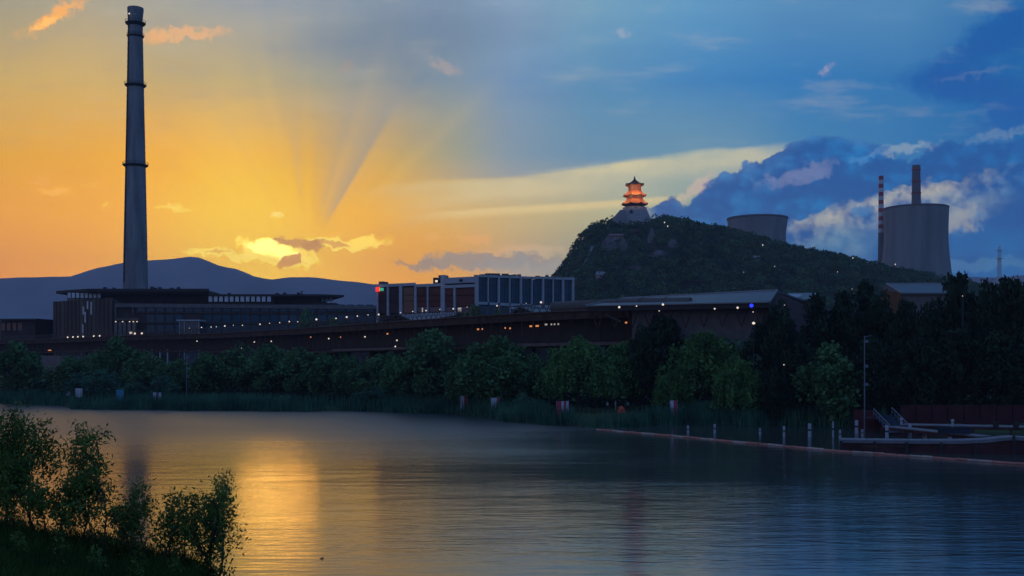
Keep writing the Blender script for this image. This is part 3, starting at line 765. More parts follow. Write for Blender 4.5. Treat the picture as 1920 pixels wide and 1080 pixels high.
# ------------------------------------------------------------------ pavilion tower on the hill
d = 950; s = d / F; px0 = 1190; x0 = X(px0, d)
t = tag(empty('pavilion_tower', (x0, d, Z(389, d))), 'floodlit orange three-tiered pavilion tower with upturned eaves on the hilltop', 'pavilion')
def ring(hw, y, n=8, up=0.):     # octagon; corners optionally lifted
    return [(x0 + hw * s * math.cos(math.pi / 8 + k * math.pi / 4), d + hw * s * math.sin(math.pi / 8 + k * math.pi / 4), Z(y, d) + up) for k in range(8)]
def eave(hw_out, hw_in, y_edge, y_in, lift, name, mat):
    """curved, upturned octagonal roof skirt"""
    n = 8; per = 6; mb = MB(); vs = []; rows_ = 6
    for j in range(rows_ + 1):
        q = j / rows_                       # 0 outer edge, 1 inner
        for k in range(n * per):
            seg = k // per; tt = (k % per) / per
            a0 = math.pi / 8 + seg * math.pi / 4; a1 = a0 + math.pi / 4
            c0 = Vector((math.cos(a0), math.sin(a0))); c1 = Vector((math.cos(a1), math.sin(a1)))
            c = c0.lerp(c1, tt); corner = abs(tt - .5) * 2
            hw = hw_out * (1 - q) + hw_in * q
            if q == 0: hw *= 1 + .05 * corner ** 3
            z = Z(y_edge, d) + (Z(y_in, d) - Z(y_edge, d)) * q ** 1.5 + lift * corner ** 3 * (1 - q) ** 2
            vs.append((x0 + c.x * hw * s, d + c.y * hw * s, z))
    m_ = n * per
    fs = [(j * m_ + k, j * m_ + (k + 1) % m_, (j + 1) * m_ + (k + 1) % m_, (j + 1) * m_ + k) for j in range(rows_) for k in range(m_)]
    mb.add(vs, fs)
    o = rel(mb.build(name, mat, None), t)
    md = o.modifiers.new('thick', 'SOLIDIFY'); md.thickness = .55; md.offset = -1
    e = MB(); 
    for k in range(m_):
        a = Vector(vs[k]); b = Vector(vs[(k + 1) % m_]); e.tube(a - Vector((0, 0, .35)), b - Vector((0, 0, .35)), .32, n=4, cap=False)
    eo = e.build('eave_edge', M['pav_eave'], o)
    h = MB()
    for k in range(8):
        for j in range(rows_): h.tube(vs[j * m_ + k * per], vs[(j + 1) * m_ + k * per], .28, n=4, cap=False)
    h.build('ridge', M['pav_eave'] if mat is M['pav_roof_top'] else mat, o)
    return o
def storey(hw, y0, y1, matw):
    mb = MB(); mb.prism([p[:2] for p in ring(hw, y0)], Z(y0, d), Z(y1, d)); w = rel(mb.build('storey_wall', matw, None), t)
    c = MB(); 
    pts = ring(hw + 2.2, y0)
    for k in range(8):
        a = Vector(pts[k]); b = Vector(pts[(k + 1) % 8])
        for q in (0, .33, .66):
            p = a.lerp(b, q); c.tube((p.x, p.y, Z(y0, d)), (p.x, p.y, Z(y1, d)), .3, n=6)
    rel(c.build('colonnade', M['pav_wood'], None), t)
    r = MB(); pts = ring(hw + 3.2, y0)
    for k in range(8):
        a = Vector(pts[k]); b = Vector(pts[(k + 1) % 8])
        r.tube(a + Vector((0, 0, .9)), b + Vector((0, 0, .9)), .12, n=4)
        for q in range(6): p = a.lerp(b, q / 6); r.tube(p, p + Vector((0, 0, .9)), .08, n=3)
    rel(r.build('balustrade', M['pav_wood'], None), t)
storey(15.5, 391, 381, M['pav_eave'])
eave(24.5, 16, 383.5, 374, .9, 'lower_roof', M['pav_roof'])
storey(12.5, 374, 366, M['pav_wall'])
eave(21.5, 13, 367.5, 358.5, .9, 'middle_roof', M['pav_roof'])
storey(9.5, 359, 347, M['pav_wall'])
eave(17, .6, 347.5, 336, 1.2, 'top_roof', M['pav_roof_top'])
mb = MB(); mb.lathe([(.9, 0), (1.1, .6), (.5, 1.2), (.8, 1.8), (.35, 2.4), (.25, 3.2), (.02, 4)], (x0, d, Z(337.5, d)), 12); rel(mb.build('finial', M['pav_eave'], None), t)
# floodlights that stand on the roofs and balconies
def flood(dx_, dy_, y, power):
    l = bpy.data.lights.new('floodlight', 'SPOT'); l.spot_size = R(150); l.spot_blend = .6; l.energy = power; l.color = (1., .62, .30); l.shadow_soft_size = .8
    o = bpy.data.objects.new('floodlight', l); C.objects.link(o); o.parent = t
    o.location = Vector((x0 + dx_, d + dy_, Z(y, d))) - Vector(t.location)
    o.rotation_euler = Vector((dx_, dy_, -.5)).to_track_quat('Z', 'Y').to_euler()
for dx_, dy_ in ((-5, -13.5), (5, -13.5), (-12.5, -5.5), (12.5, -5.5)):
    flood(dx_, dy_, 376, 1150)
for dx_, dy_ in ((-4, -11.8), (4, -11.8), (-10.6, -5), (10.6, -5)):
    flood(dx_, dy_, 361, 1050)
for dx_, dy_ in ((-3.5, -11.2), (3.5, -11.2)):
    flood(dx_, dy_, 364, 1100)
# battered stone platform below
t2 = tag(empty('stone_platform', (x0, d, Z(410, d))), 'battered pale stone terrace the pavilion tower stands on', 'terrace')
tt_ = t; t = t2
mb = MB(); b_ = [p for p in ring(37, 425)]; u_ = [p for p in ring(22.5, 391)]
mb.add(b_ + u_, [(k, (k + 1) % 8, 8 + (k + 1) % 8, 8 + k) for k in range(8)] + [tuple(range(8, 16))]); rel(mb.build('wall', M['stone'], None), t2)
mb = MB(); mb.lathe([(22.6 * s, Z(392, d)), (22.6 * s, Z(389.3, d)), (21.8 * s, Z(389.3, d))], (x0, d, 0), 8); rel(mb.build('parapet', M['stone'], None), t2)
mb = MB(); ax = X(1181, d); mb.box((ax, d - 26.6 * s * .925, Z(401.5, d)), (2.6, 1.2, 2.2)); mb.lathe([(1.3, 0), (1.1, .6), (.6, 1.1), (.05, 1.3)], (ax, d - 26.2 * s * .925, Z(399.2, d)), 10); rel(mb.build('doorway', M['pav_eave'], None), t2)
t = tt_
mb = MB(); 
for k in range(14):
    q = k / 13; zt_ = Z(398 + 17 * q, d); mb.box((X(1168 - 15 * q, d - 16), d - 14 - 4 * q, zt_ - 5.2), (4.5, 2.2 + .01 * k, 10.5))
tag(mb.build('terrace_wall', M['stone']), 'stepped pale stone wall running down left from the hilltop terrace', 'wall')

# ------------------------------------------------------------------ hillside pieces
def hit(px, py, off=0.):
    for y in np.arange(690, 1000, 2.):
        x = X(px, y); z = CH + (HY - py) / F * y
        if hill_z(x, y) + off >= z: return Vector((x, y, z))
    return Vector((X(px, 930), 930, Z(py, 930)))
def rock(px, py, w, h, seed, label):
    p = hit(px, py + h / 2); r = random.Random(seed); s_ = p.y / F
    mb = MB(); n = 14; m_ = 9; vs = []
    for j in range(m_ + 1):
        for i in range(n):
            a = 2 * math.pi * i / n; q = j / m_
            rad = (1 - q ** 2.2 * .75) * (1 + r.uniform(-.2, .2))
            vs.append((p.x + w / 2 * s_ * rad * math.cos(a), p.y + w * .32 * s_ * rad * math.sin(a), p.z - 4 + (h * s_ + 4) * q + r.uniform(-.5, .5)))
    vs.append((p.x, p.y, p.z + h * s_ + .4))
    mb.add(vs, [(j * n + i, j * n + (i + 1) % n, (j + 1) * n + (i + 1) % n, (j + 1) * n + i) for j in range(m_) for i in range(n)] + [(m_ * n + i, m_ * n + (i + 1) % n, len(vs) - 1) for i in range(n)])
    tag(mb.build('cliff_rock', M['rock']), label, 'rock', 'cliff faces on the hill')
rock(1142, 455, 34, 24, 3, 'broad bare grey cliff below the pavilion terrace on the hill')
rock(1168, 458, 20, 22, 4, 'narrow bare cliff right of the broad one under the pavilion')
rock(1222, 442, 16, 26, 5, 'upright pale cliff face right of and below the pavilion')
rock(1236, 474, 44, 9, 6, 'long low ledge of grey rock halfway down the hill')
rock(1190, 500, 40, 6, 7, 'thin ledge of rock low on the front of the hill')
rock(1262, 456, 26, 14, 8, 'dark rock shoulder below the two hilltop lamps')
def hall(px, py, w, h, label, roofm, wallm):
    p = hit(px, py + h); s_ = p.y / F; W_ = w * s_; H_ = h * s_
    o = tag(empty('hillside_hall', p), label, 'hall')
    mb = MB(); mb.box((0, 0, H_ * .22), (W_ * .8, W_ * .4, H_ * .56 + 3)); mb.build('wall', wallm, o)
    mb = MB(); a = W_ * .5; b = W_ * .3; z0 = H_ * .5; z1 = H_
    mb.add([(-a, -b, z0), (a, -b, z0), (a, b, z0), (-a, b, z0), (-a * .7, 0, z1), (a * .7, 0, z1), (-a * .8, -b * .45, z0 + (z1 - z0) * .35), (a * .8, -b * .45, z0 + (z1 - z0) * .35), (a * .8, b * .45, z0 + (z1 - z0) * .35), (-a * .8, b * .45, z0 + (z1 - z0) * .35)],
           [(0, 1, 7, 6), (6, 7, 5, 4), (1, 2, 8, 7), (7, 8, 5), (2, 3, 9, 8), (8, 9, 4, 5), (3, 0, 6, 9), (9, 6, 4), (3, 2, 1, 0)]); mb.build('roof', roofm, o)
    mb = MB()
    for k in range(5): mb.tube((-a * .75 + a * 1.5 * k / 4, -b * .8, -1), (-a * .75 + a * 1.5 * k / 4, -b * .8, z0), .25, n=5)
    mb.build('columns', M['pav_wood'], o)
hall(1155, 438, 34, 10, 'old hall with low reddish roof on the cliff under the pavilion', M['pav_roof_top'], M['stone'])
hall(1196, 430, 30, 9, 'small temple hall among trees right below the pavilion terrace', M['pav_roof_top'], M['dark_brick'])
hall(1126, 509, 22, 13, 'pale grey hillside house low on the left slope', M['step_stone'], M['white_frame'])
hall(1418, 479, 14, 10, 'small pale shelter on the right shoulder of the hill', M['step_stone'], M['white_frame'])
mb = MB()
st = tag(empty('hill_stair', hit(1096, 498)), 'pale stone stair climbing straight up the left flank of the hill', 'stair')
for k in range(26):
    q = k / 25; p = hit(1095 + 15 * q, 499 - 34 * q, .2) + Vector((0, -3, .6)) - Vector(st.location)
    m1 = MB(); m1.box((0, 0, 0), (1.8, 1.6, 1.1)); o = m1.build('step', M['step_stone'], st) if k == 0 else o.copy()
    if k: C.objects.link(o)
    o.location = p
hl = None
for i, (px, py, txt) in enumerate(((1244, 419, 'lit lamp on the hilltop just right of the pavilion, upper of the close pair'), (1250, 426, 'lit lamp on the hilltop right of the pavilion, lower of the close pair'), (1427, 461, 'lit lamp on the hill just below the half hidden cooling tower'),
                      (1595, 485, 'lit lamp on the right slope left of the striped chimney'), (1674, 497, 'lit lamp at the foot of the complete cooling tower'), (1566, 511, 'faint lamp in the trees low on the right slope'),
                      (1449, 501, 'faint lamp halfway down the slope below the shelter'), (1593, 543, 'faint lamp at the hill foot over the dark trees'), (1391, 512, 'faintest lamp near the foot of the hill'), (1805, 555, 'tiny lamp showing through the dark trees at right'))):
    p = hit(px, py, 5.) + Vector((0, -6, 0)) if i < 9 else PT(px, 150, Z(py, 150))
    big = (1, 1, 1, .9, 1, .6, .6, .5, .5, .12)[i]
    o = tag(empty('hill_lamp', p - Vector((0, 0, 5))), txt, 'lamp', 'lamps on the wooded hill')
    m1 = MB(); m1.tube((0, 0, -4), (0, 0, 5 - .5 * big), .12, n=5); m1.build('post', M['dark_steel'], o)
    m1 = MB(); m1.lathe([(.02, -.75), (.3, -.32), (.42, 0), (.3, .32), (.02, .75)], (0, 0, 0), 10); b_ = m1.build('bulb', M['lamp_white'], o); b_.location = (0, 0, 5); b_.scale = (big,) * 3

# ------------------------------------------------------------------ brown low building behind the walkway
def lerp(a, b, q): return a + (b - a) * q
dA = lambda px: np.interp(px, [103, 215, 705], [436, 410, 425])
def PA(px): return PT(px, float(dA(px)))
t = tag(empty('brown_building', PT(215, 410, 1.5)), 'long brown low building with thin flat canopies in front of the tall chimney', 'building')
zt = 34.
mb = MB(); a, b, c = PA(103), PA(215), PT(240, 470); e = PT(120, 480)
mb.prism([a[:2], b[:2], c[:2], e[:2]], 1, zt); rel(mb.build('corner_block', M['cladding'], None), t)
for k in range(15):      # vertical cladding boards of differing depth
    q0, q1 = (k + .08) / 15, (k + .92) / 15; p0 = a.lerp(b, q0); p1 = a.lerp(b, q1)
    m1 = MB(); hh = rnd.uniform(-.5, .2)
    m1.wall(p0, p1, 2, zt + .3 + hh * .3, .3 + rnd.uniform(0, .5), off=-.9)
    rel(m1.build('cladding_panel', M['cladding_pale'] if k in (2, 7, 10) else M['cladding'], None), t)
for k, (q, y0, y1) in enumerate(((.53, 575, 590), (.56, 585, 605), (.52, 608, 628), (.6, 565, 580), (.66, 566, 590))):
    p0 = a.lerp(b, q); p1 = a.lerp(b, q + .018); m1 = MB(); dd = p0.y; m1.wall(p0, p1, Z(y1, dd), Z(y0, dd), .2, off=-1.25); rel(m1.build('slot_window', M['glass_pale'], None), t)
zm = 31.6
m1 = MB(); p0, p1 = PA(216), PA(706); m1.prism([p0[:2], p1[:2], (p1.x, p1.y + 45), (p0.x, p0.y + 45)], 1, zm); rel(m1.build('main_block', M['fascia'], None), t)
m1 = MB(); m1.wall(p0, p1, zm - .9, zm + .5, 1.2, off=-1.2); rel(m1.build('roof_beam', M['beam'], None), t)
m1 = MB(); m1.wall(PA(216), PA(218.5), 1.5, zm - .9, .9, off=-1.1); rel(m1.build('corner_column', M['beam'], None), t)
m1 = MB(); m1.wall(PA(249), PA(251), 28, zm - .9, .9, off=-1.1); rel(m1.build('column', M['beam'], None), t)
for r_, (y0, y1) in enumerate(((571, 584), (590, 604), (609, 624))):
    n = 25
    for k in range(n):
        q0 = 256 + (702 - 256) * (k + .1) / n; q1 = 256 + (702 - 256) * (k + .9) / n
        if r_ > 0 and (q0 < 262 or 330 < q0 < 372): continue
        dd = float(dA(q0)); m1 = MB(); m1.wall(PA(q0), PA(q1), Z(y1, dd), Z(y0, dd), .15, off=-.25)
        rel(m1.build('window', M['glass_blue'] if (r_ == 0 or k > 14) else M['glass'], None), t)
for r_, y in enumerate((586.5, 606)):
    m1 = MB(); m1.wall(PA(256), PA(704), Z(y + 1.2, 415), Z(y - 1.2, 415), .6, off=-.6); rel(m1.build('floor_band', M['cladding'], None), t)
# penthouse, canopies and clerestories
def pent(pxa, pxb, ya, yb, d_, mat, name, dep=16.):
    m1 = MB(); p0, p1 = PT(pxa, d_), PT(pxb, d_); m1.prism([p0[:2], p1[:2], (p1.x, p1.y + dep), (p0.x, p0.y + dep)], Z(yb, d_), Z(ya, d_)); return rel(m1.build(name, mat, None), t)
pent(190, 392, 545, 575, 444, M['fascia'], 'penthouse')
pent(512, 600, 555, 576, 444, M['fascia'], 'penthouse')
def canopy(pts, z, th):
    m1 = MB(); m1.prism([(X(p, d_), d_) for p, d_ in pts], z - th, z); return rel(m1.build('canopy', M['roof_dark'], None), t)
zc = Z(541.5, 434); canopy([(105, 446), (165, 433), (392, 433), (392, 468), (150, 468)], zc, 1.1)
m1 = MB(); m1.wall(PT(166, 434.5), PT(392, 434.5), zc - 1.8, zc - 1.1, 1.); rel(m1.build('canopy_edge', M['roof_dark'], None), t)
zc2 = Z(551.5, 436); canopy([(393, 436), (600, 436), (645, 441), (620, 466), (393, 466)], zc2, .8)
for k in range(8):
    q = 127 + k * 8; pent(q, q + 5.4, 549, 558.5, 437, M['glass_pale'], 'clerestory_pane', .3)
pent(126, 190, 549, 570, 440, M['glass'], 'clerestory_back', .3)
for k in range(12):
    q = 391 + k * 10; pent(q, q + 6.6, 555.5, 565.5, 436.4, M['glass_pale'], 'clerestory_pane', .3)
pent(390, 512, 555, 575, 438, M['cladding'], 'clerestory_back', .4)
for k in range(3):
    q = 602 + k * 8; pent(q, q + 5, 556, 566, 446, M['glass_pale'], 'clerestory_pane', .3)
pent(588, 630, 568, 572, 440, M['fascia'], 'roof_ledge', 10.)
for q, h_ in ((197, 3), (214, 2), (285, 4), (291, 2), (300, 3), (322, 2), (335, 3), (430, 2), (560, 3), (566, 6), (520, 2), (534, 3)):
    base_ = 541.5 if q < 392 else 551.5
    m1 = MB(); p0 = PT(q, 438); m1.box((p0.x, p0.y, Z(base_, 438) + h_ * .11), (1.1 if h_ < 5 else .3, 1.2, h_ * .22)); rel(m1.build('rooftop_unit', M['dark_steel'], None), t)
# lit entrance porch, glass box and white drop-off canopy
for q in (218, 226, 234, 243, 252):
    m1 = MB(); p0 = PT(q, 405); m1.box((p0.x, p0.y, 13), (1.1, 1.1, 24)); 
    rel(m1.build('porch_column', M['beam'], None), t)
m1 = MB(); m1.prism([(X(216, 404), 404), (X(260, 404), 404), (X(260, 409), 409), (X(216, 409), 409)], Z(601, 404), Z(596, 404)); rel(m1.build('porch_roof', M['cladding_pale'], None), t)
for q in (217, 230, 243, 250, 257): 
    m1 = MB(); p0 = PT(q, 403.4); m1.box((p0.x, p0.y, Z(603, 403)), (.35, .35, .3)); rel(m1.build('porch_lamp', M['lamp_white'], None), t)
m1 = MB(); p0 = PT(245, 403.4); m1.box((p0.x, p0.y, Z(624, 403)), (.9, .4, .7)); rel(m1.build('door_lamp', M['lamp_white'], None), t)
m1 = MB(); p0, p1 = PT(336, 404), PT(372, 404); m1.prism([p0[:2], p1[:2], (p1.x, p1.y + 8), (p0.x, p0.y + 8)], 2, Z(602, 404)); gb_ = rel(m1.build('glass_porch', M['glass_blue'], None), t)
m1 = MB(); m1.wall(PT(332, 404), PT(376, 404), Z(602, 404), Z(599.6, 404), 8.5, off=-1); rel(m1.build('porch_fascia', M['white_frame'], None), t)
for q in (336, 345, 372): 
    m1 = MB(); m1.wall(PT(q, 403.6), PT(q + 1.3, 403.6), 2, Z(602, 404), .3); rel(m1.build('porch_post', M['white_frame'], None), t)
m1 = MB()
pts = [(253, 633), (262, 629.5), (280, 628.5), (296, 627), (309, 629), (318, 632)]
for (a0, b0), (a1, b1) in zip(pts[:-1], pts[1:]): m1.wall(PT(a0, 392), PT(a1, 392), Z(b0, 392) - .5, Z(b0, 392), 6, z0b=Z(b1, 392) - .5, z1b=Z(b1, 392))
for q in (256, 270, 285, 300, 314): m1.box((X(q, 395), 395, 9), (.4, .4, 18))
tag(m1.build('entrance_shelter', M['white_frame']), 'low white curved shelter roof before the brown building entrance', 'shelter')
m1 = MB(); m1.wall(PT(0, 455), PT(66, 452), 2, Z(599, 453), 30); t3 = m1.build('dark_block', M['fascia'])
tag(t3, 'dark flat-topped block at the far left edge below the mountains', 'building')
for k in range(6):
    q = 3 + k * 10.5; m1 = MB(); m1.wall(PT(q, 453.5), PT(q + 7, 453.2), Z(620, 453), Z(606, 453), .3, off=-.2); m1.build('window', M['glass'], t3)
m1 = MB(); m1.wall(PT(-3, 452), PT(68, 449), Z(600, 450), Z(597.3, 450), 34); m1.build('parapet', M['roof_dark'], t3)

# ------------------------------------------------------------------ pale framed building with brick panels
t = tag(empty('framed_building', PT(893, 285, 2)), 'pale grey framed building with brick panels and tall dark windows', 'building')
dW = lambda px: float(np.interp(px, [700, 893, 1080], [300, 285, 298]))
def PW(px, o=0.): return PT(px, dW(px) + o)
def piece(name, mat, pxa, pxb, ya, yb, th=.5, off=0.):
    """facade piece between two columns and two rows, off = metres in front of the facade"""
    da, db = dW(pxa), dW(pxb); m1 = MB()
    m1.wall(PW(pxa, -off), PW(pxb, -off), Z(yb, da), Z(ya, da), th, z0b=Z(yb, da), z1b=Z(ya, da)); return rel(m1.build(name, mat, None), t)
def hull(pxa, pxb, y, dep, mat=M['dark_brick'], name='block'):
    a, b = PW(pxa, 1.2), PW(pxb, 1.2); m1 = MB(); m1.prism([a[:2], b[:2], (b.x, b.y + dep), (a.x, a.y + dep)], 1.5, Z(y, dW(pxa))); return rel(m1.build(name, mat, None), t)
hull(706, 829, 535.5, 22); hull(829, 893, 522, 24); hull(893, 1076, 520, 26, M['glass'])
cols_ = [(706, 708.5, 533, 612), (725, 728.5, 533, 592), (748, 753.5, 533, 590), (776.5, 780.5, 533, 590), (800, 802.5, 533, 590), (826, 833.5, 516, 590), (850, 853.5, 535, 590), (890, 897.5, 517, 575)]
for a, b, y0, y1 in cols_: piece('column', M['white_frame'], a, b, y0, y1, 1.1, .3)
for a, b, y in ((708.5, 776.5, 533), (780.5, 826, 533), (833.5, 890, 535)): piece('beam', M['white_frame'], a, b, y, y + 5.5, .9, .2)
for a, b in ((728.5, 748), (753.5, 776.5), (780.5, 800), (802.5, 826), (833.5, 850), (708.5, 725)):
    brick_ = not (753 < a < 760)
    piece('brick_panel' if brick_ else 'window', M['brick'] if brick_ and a > 780 else M['dark_brick'] if brick_ else M['glass'], a + .4, b - .4, 539.2, 575 if a > 760 else 587, .3, -.2)
    if a > 760: piece('window', M['glass_blue'], a + .8, b - .8, 576, 586, .2, -.2)
    for yy_ in (553, 564): piece('mullion', M['dark_steel'], a + .4, b - .4, yy_, yy_ + .9, .2, .05)
piece('brick_panel', M['brick'], 854, 889.5, 541, 574, .3, -.2); piece('window', M['glass_blue'], 854, 889, 575.5, 588, .2, -.2)
piece('mullion', M['dark_steel'], 854, 889.5, 553, 554, .2, .05)
piece('lit_window', M['lit_room'], 858.5, 864.5, 577, 583.5, .15, 0.05)
piece('lit_window', M['lit_room'], 791, 792.5, 577, 585, .15, .05)
piece('spandrel', M['white_frame'], 748, 852, 589, 607, 1., 1.6)
piece('parapet', M['white_frame'], 833.5, 893, 521, 532, .8, .1)
for q, y0, y1, w_ in ((710, 527, 533, 7), (822, 515, 521, 8), (812, 520, 528, 8)):
    piece('stair_head', M['dark_steel'] if w_ == 8 and q == 812 else M['beam'], q, q + w_, y0, y1 + 3, 3, -1.5)
piece('vent_box', M['dark_steel'], 861, 867, 523.5, 528, .5, .3)
vert = [893, 916, 936, 956.5, 977.5, 998, 1019, 1038, 1056.5, 1075]
ytop = lambda px: np.interp(px, [893, 1075], [515.5, 521]); ybot = lambda px: np.interp(px, [893, 1075], [566, 575])
for k, q in enumerate(vert):
    if k == 0: continue
    w_ = 3.2 if k % 2 == 0 or k == 9 else 1.8
    piece('column', M['white_frame'], q - w_ / 2, q + w_ / 2, float(ytop(q)) + 3, float(ybot(q)), .9, .5)
for k in range(9):
    a, b = vert[k], vert[k + 1]; a2 = a + (4.6 if k == 0 else 1.7); b2 = b - 1.7
    da, db = dW(a2), dW(b2); yt = float(ytop(a)); yb = float(ybot(a))
    piece('beam', M['white_frame'], a2, b2, yt, yt + 4, .8, .45); piece('sill_beam', M['white_frame'], a2, b2, yb, yb + 5, .8, .45)
    mid = (a2 + b2) / 2
    for a3, b3 in ((a2 + .3, mid - .35), (mid + .35, b2 - .3)):
        for y0, y1 in ((yt + 4.4, yt + 17), (yt + 17.8, yt + 33), (yt + 33.8, yb - .4)): piece('window', M['glass_blue'], a3, b3, y0, y1, .15, -.3 + rnd.uniform(-.02, .02))
piece('pilaster', M['white_frame'], 934.5, 937, 572, 596, .6, .3); piece('pilaster', M['white_frame'], 955.5, 957.5, 572, 594, .6, .3); piece('corner_pier', M['white_frame'], 1074, 1077, 520, 585, 1.2, .3)
piece('window', M['glass_blue'], 938, 955, 574, 590, .2, 0); piece('window', M['glass_blue'], 900, 934, 573, 590, .2, 0)
piece('terrace_band', M['white_frame'], 958, 1078, 575.5, 580, .8, .6)
for k in range(21):     # plants and plant rooms on the roof line
    q = 895 + k * 8.7; y0 = 512 + 6 * rnd.random() + (q - 895) * .02
    m1 = MB(); p = PW(q, 5); w_ = rnd.uniform(.6, 1.7)
    zz = Z(float(ytop(q)), dW(q)); m1.box((p.x, p.y, zz + .1), (w_ * 1.5, 1.5, .5 + 1.2 * rnd.random())); rel(m1.build('rooftop_unit', M['beam'], None), t)
m1 = MB(); p = PT(709, 299); m1.box((p.x, p.y - .8, Z(543, 299)), (1.1, .4, 1.1)); rel(m1.build('sign_red', M['lamp_red'], None), t)
m1 = MB(); p = PT(716, 299); m1.box((p.x, p.y - .8, Z(543, 299)), (1.1, .4, .8)); rel(m1.build('sign_green', M['lamp_green'], None), t)
m1 = MB(); p = PT(819, 290); m1.box((p.x, p.y - 1.5, Z(528, 290)), (.6, .3, .5)); rel(m1.build('roof_lamp', M['lamp_white'], None), t)

# ------------------------------------------------------------------ gabled sheds in front of it
def shed(pa, pb, peak, yb, yp, d_, dep, label, end_px=None, roofm=M['roof_dark'], gm=M['fascia']):
    """gable end facing the lake between columns pa and pb"""
    o = tag(empty('gabled_shed', PT((pa + pb) / 2, d_, 2)), label, 'shed')
    A, B, Pk = PT(pa, d_, Z(yb, d_)), PT(pb, d_, Z(yb, d_)), PT(peak, d_, Z(yp, d_))
    sh = Vector(((X(end_px, d_ + dep) - Pk.x) if end_px else 0, dep, 0))
    m1 = MB(); m1.add([(A.x, A.y, 1.5), (B.x, B.y, 1.5), B, Pk, A], [(0, 1, 2, 3, 4)]); m1.add([Vector((A.x, A.y, 1.5)) + sh, Vector((B.x, B.y, 1.5)) + sh, B + sh, Pk + sh, A + sh], [(4, 3, 2, 1, 0)])
    m1.add([(A.x, A.y, 1.5), A, A + sh, Vector((A.x, A.y, 1.5)) + sh], [(0, 1, 2, 3)]); m1.add([(B.x, B.y, 1.5), B, B + sh, Vector((B.x, B.y, 1.5)) + sh], [(3, 2, 1, 0)])
    rel(m1.build('wall', gm, None), o)
    for q0 in (A, B):
        e = (q0 - Pk).normalized() * .8; m1 = MB(); up = Vector((0, 0, .35)); f_ = Vector((0, -.9, 0)); bk = sh + Vector((0, .4, 0))
        a0, a1 = Pk + Vector((0, 0, .05)), q0 + e + Vector((0, 0, .05))
        m1.hexa([a0 + f_, a1 + f_, a1 + bk, a0 + bk, a0 + f_ + up, a1 + f_ + up, a1 + bk + up, a0 + bk + up]); rel(m1.build('roof_slope', roofm, None), o)
        if q0 is A:
            m1 = MB(); m1.tube(a0 + f_ + up, a0 + bk + up, .22, n=5); rel(m1.build('roof_ridge', roofm, None), o)
    return o
shed(696, 797, 745, 613, 593, 252, 22, 'dark gabled shed before the left end of the framed building')
shed(786, 930, 868, 606, 592, 250, 18, 'wider low gabled shed behind the lit walkway, right of the steep one')
shed(948, 1014, 975, 594, 577.5, 246, 22, 'gabled shed with grey roof in front of the tall windows', 1070, roofm=M['roof_metal'])

# ------------------------------------------------------------------ elevated walkway
WK = [(-420, 455, 18), (-200, 425, 18), (60, 385, 18), (230, 345, 18.2), (400, 316, 18), (560, 278, 18), (700, 244, 18), (860, 216, 18), (1015, 196, 18), (1200, 183, 18), (1340, 175, 17.6), (1500, 168, 17.2), (1700, 165, 17)]
wp = [PT(a, b, z) for a, b, z in WK]
def path_at(sd):
    """point and unit direction at distance sd along the walkway"""
    for a, b in zip(wp[:-1], wp[1:]):
        L = (b - a).length
        if sd <= L: return a.lerp(b, sd / L), (b - a).normalized()
        sd -= L
    return wp[-1].copy(), (wp[-1] - wp[-2]).normalized()
LT = sum((b - a).length for a, b in zip(wp[:-1], wp[1:]))
t = tag(empty('elevated_walkway', (wp[6].x, wp[6].y, 1.5)), 'long brown elevated walkway on trestle legs with small white lamps along its rail', 'walkway')
SEG = 9.2; nseg = int(LT / SEG)
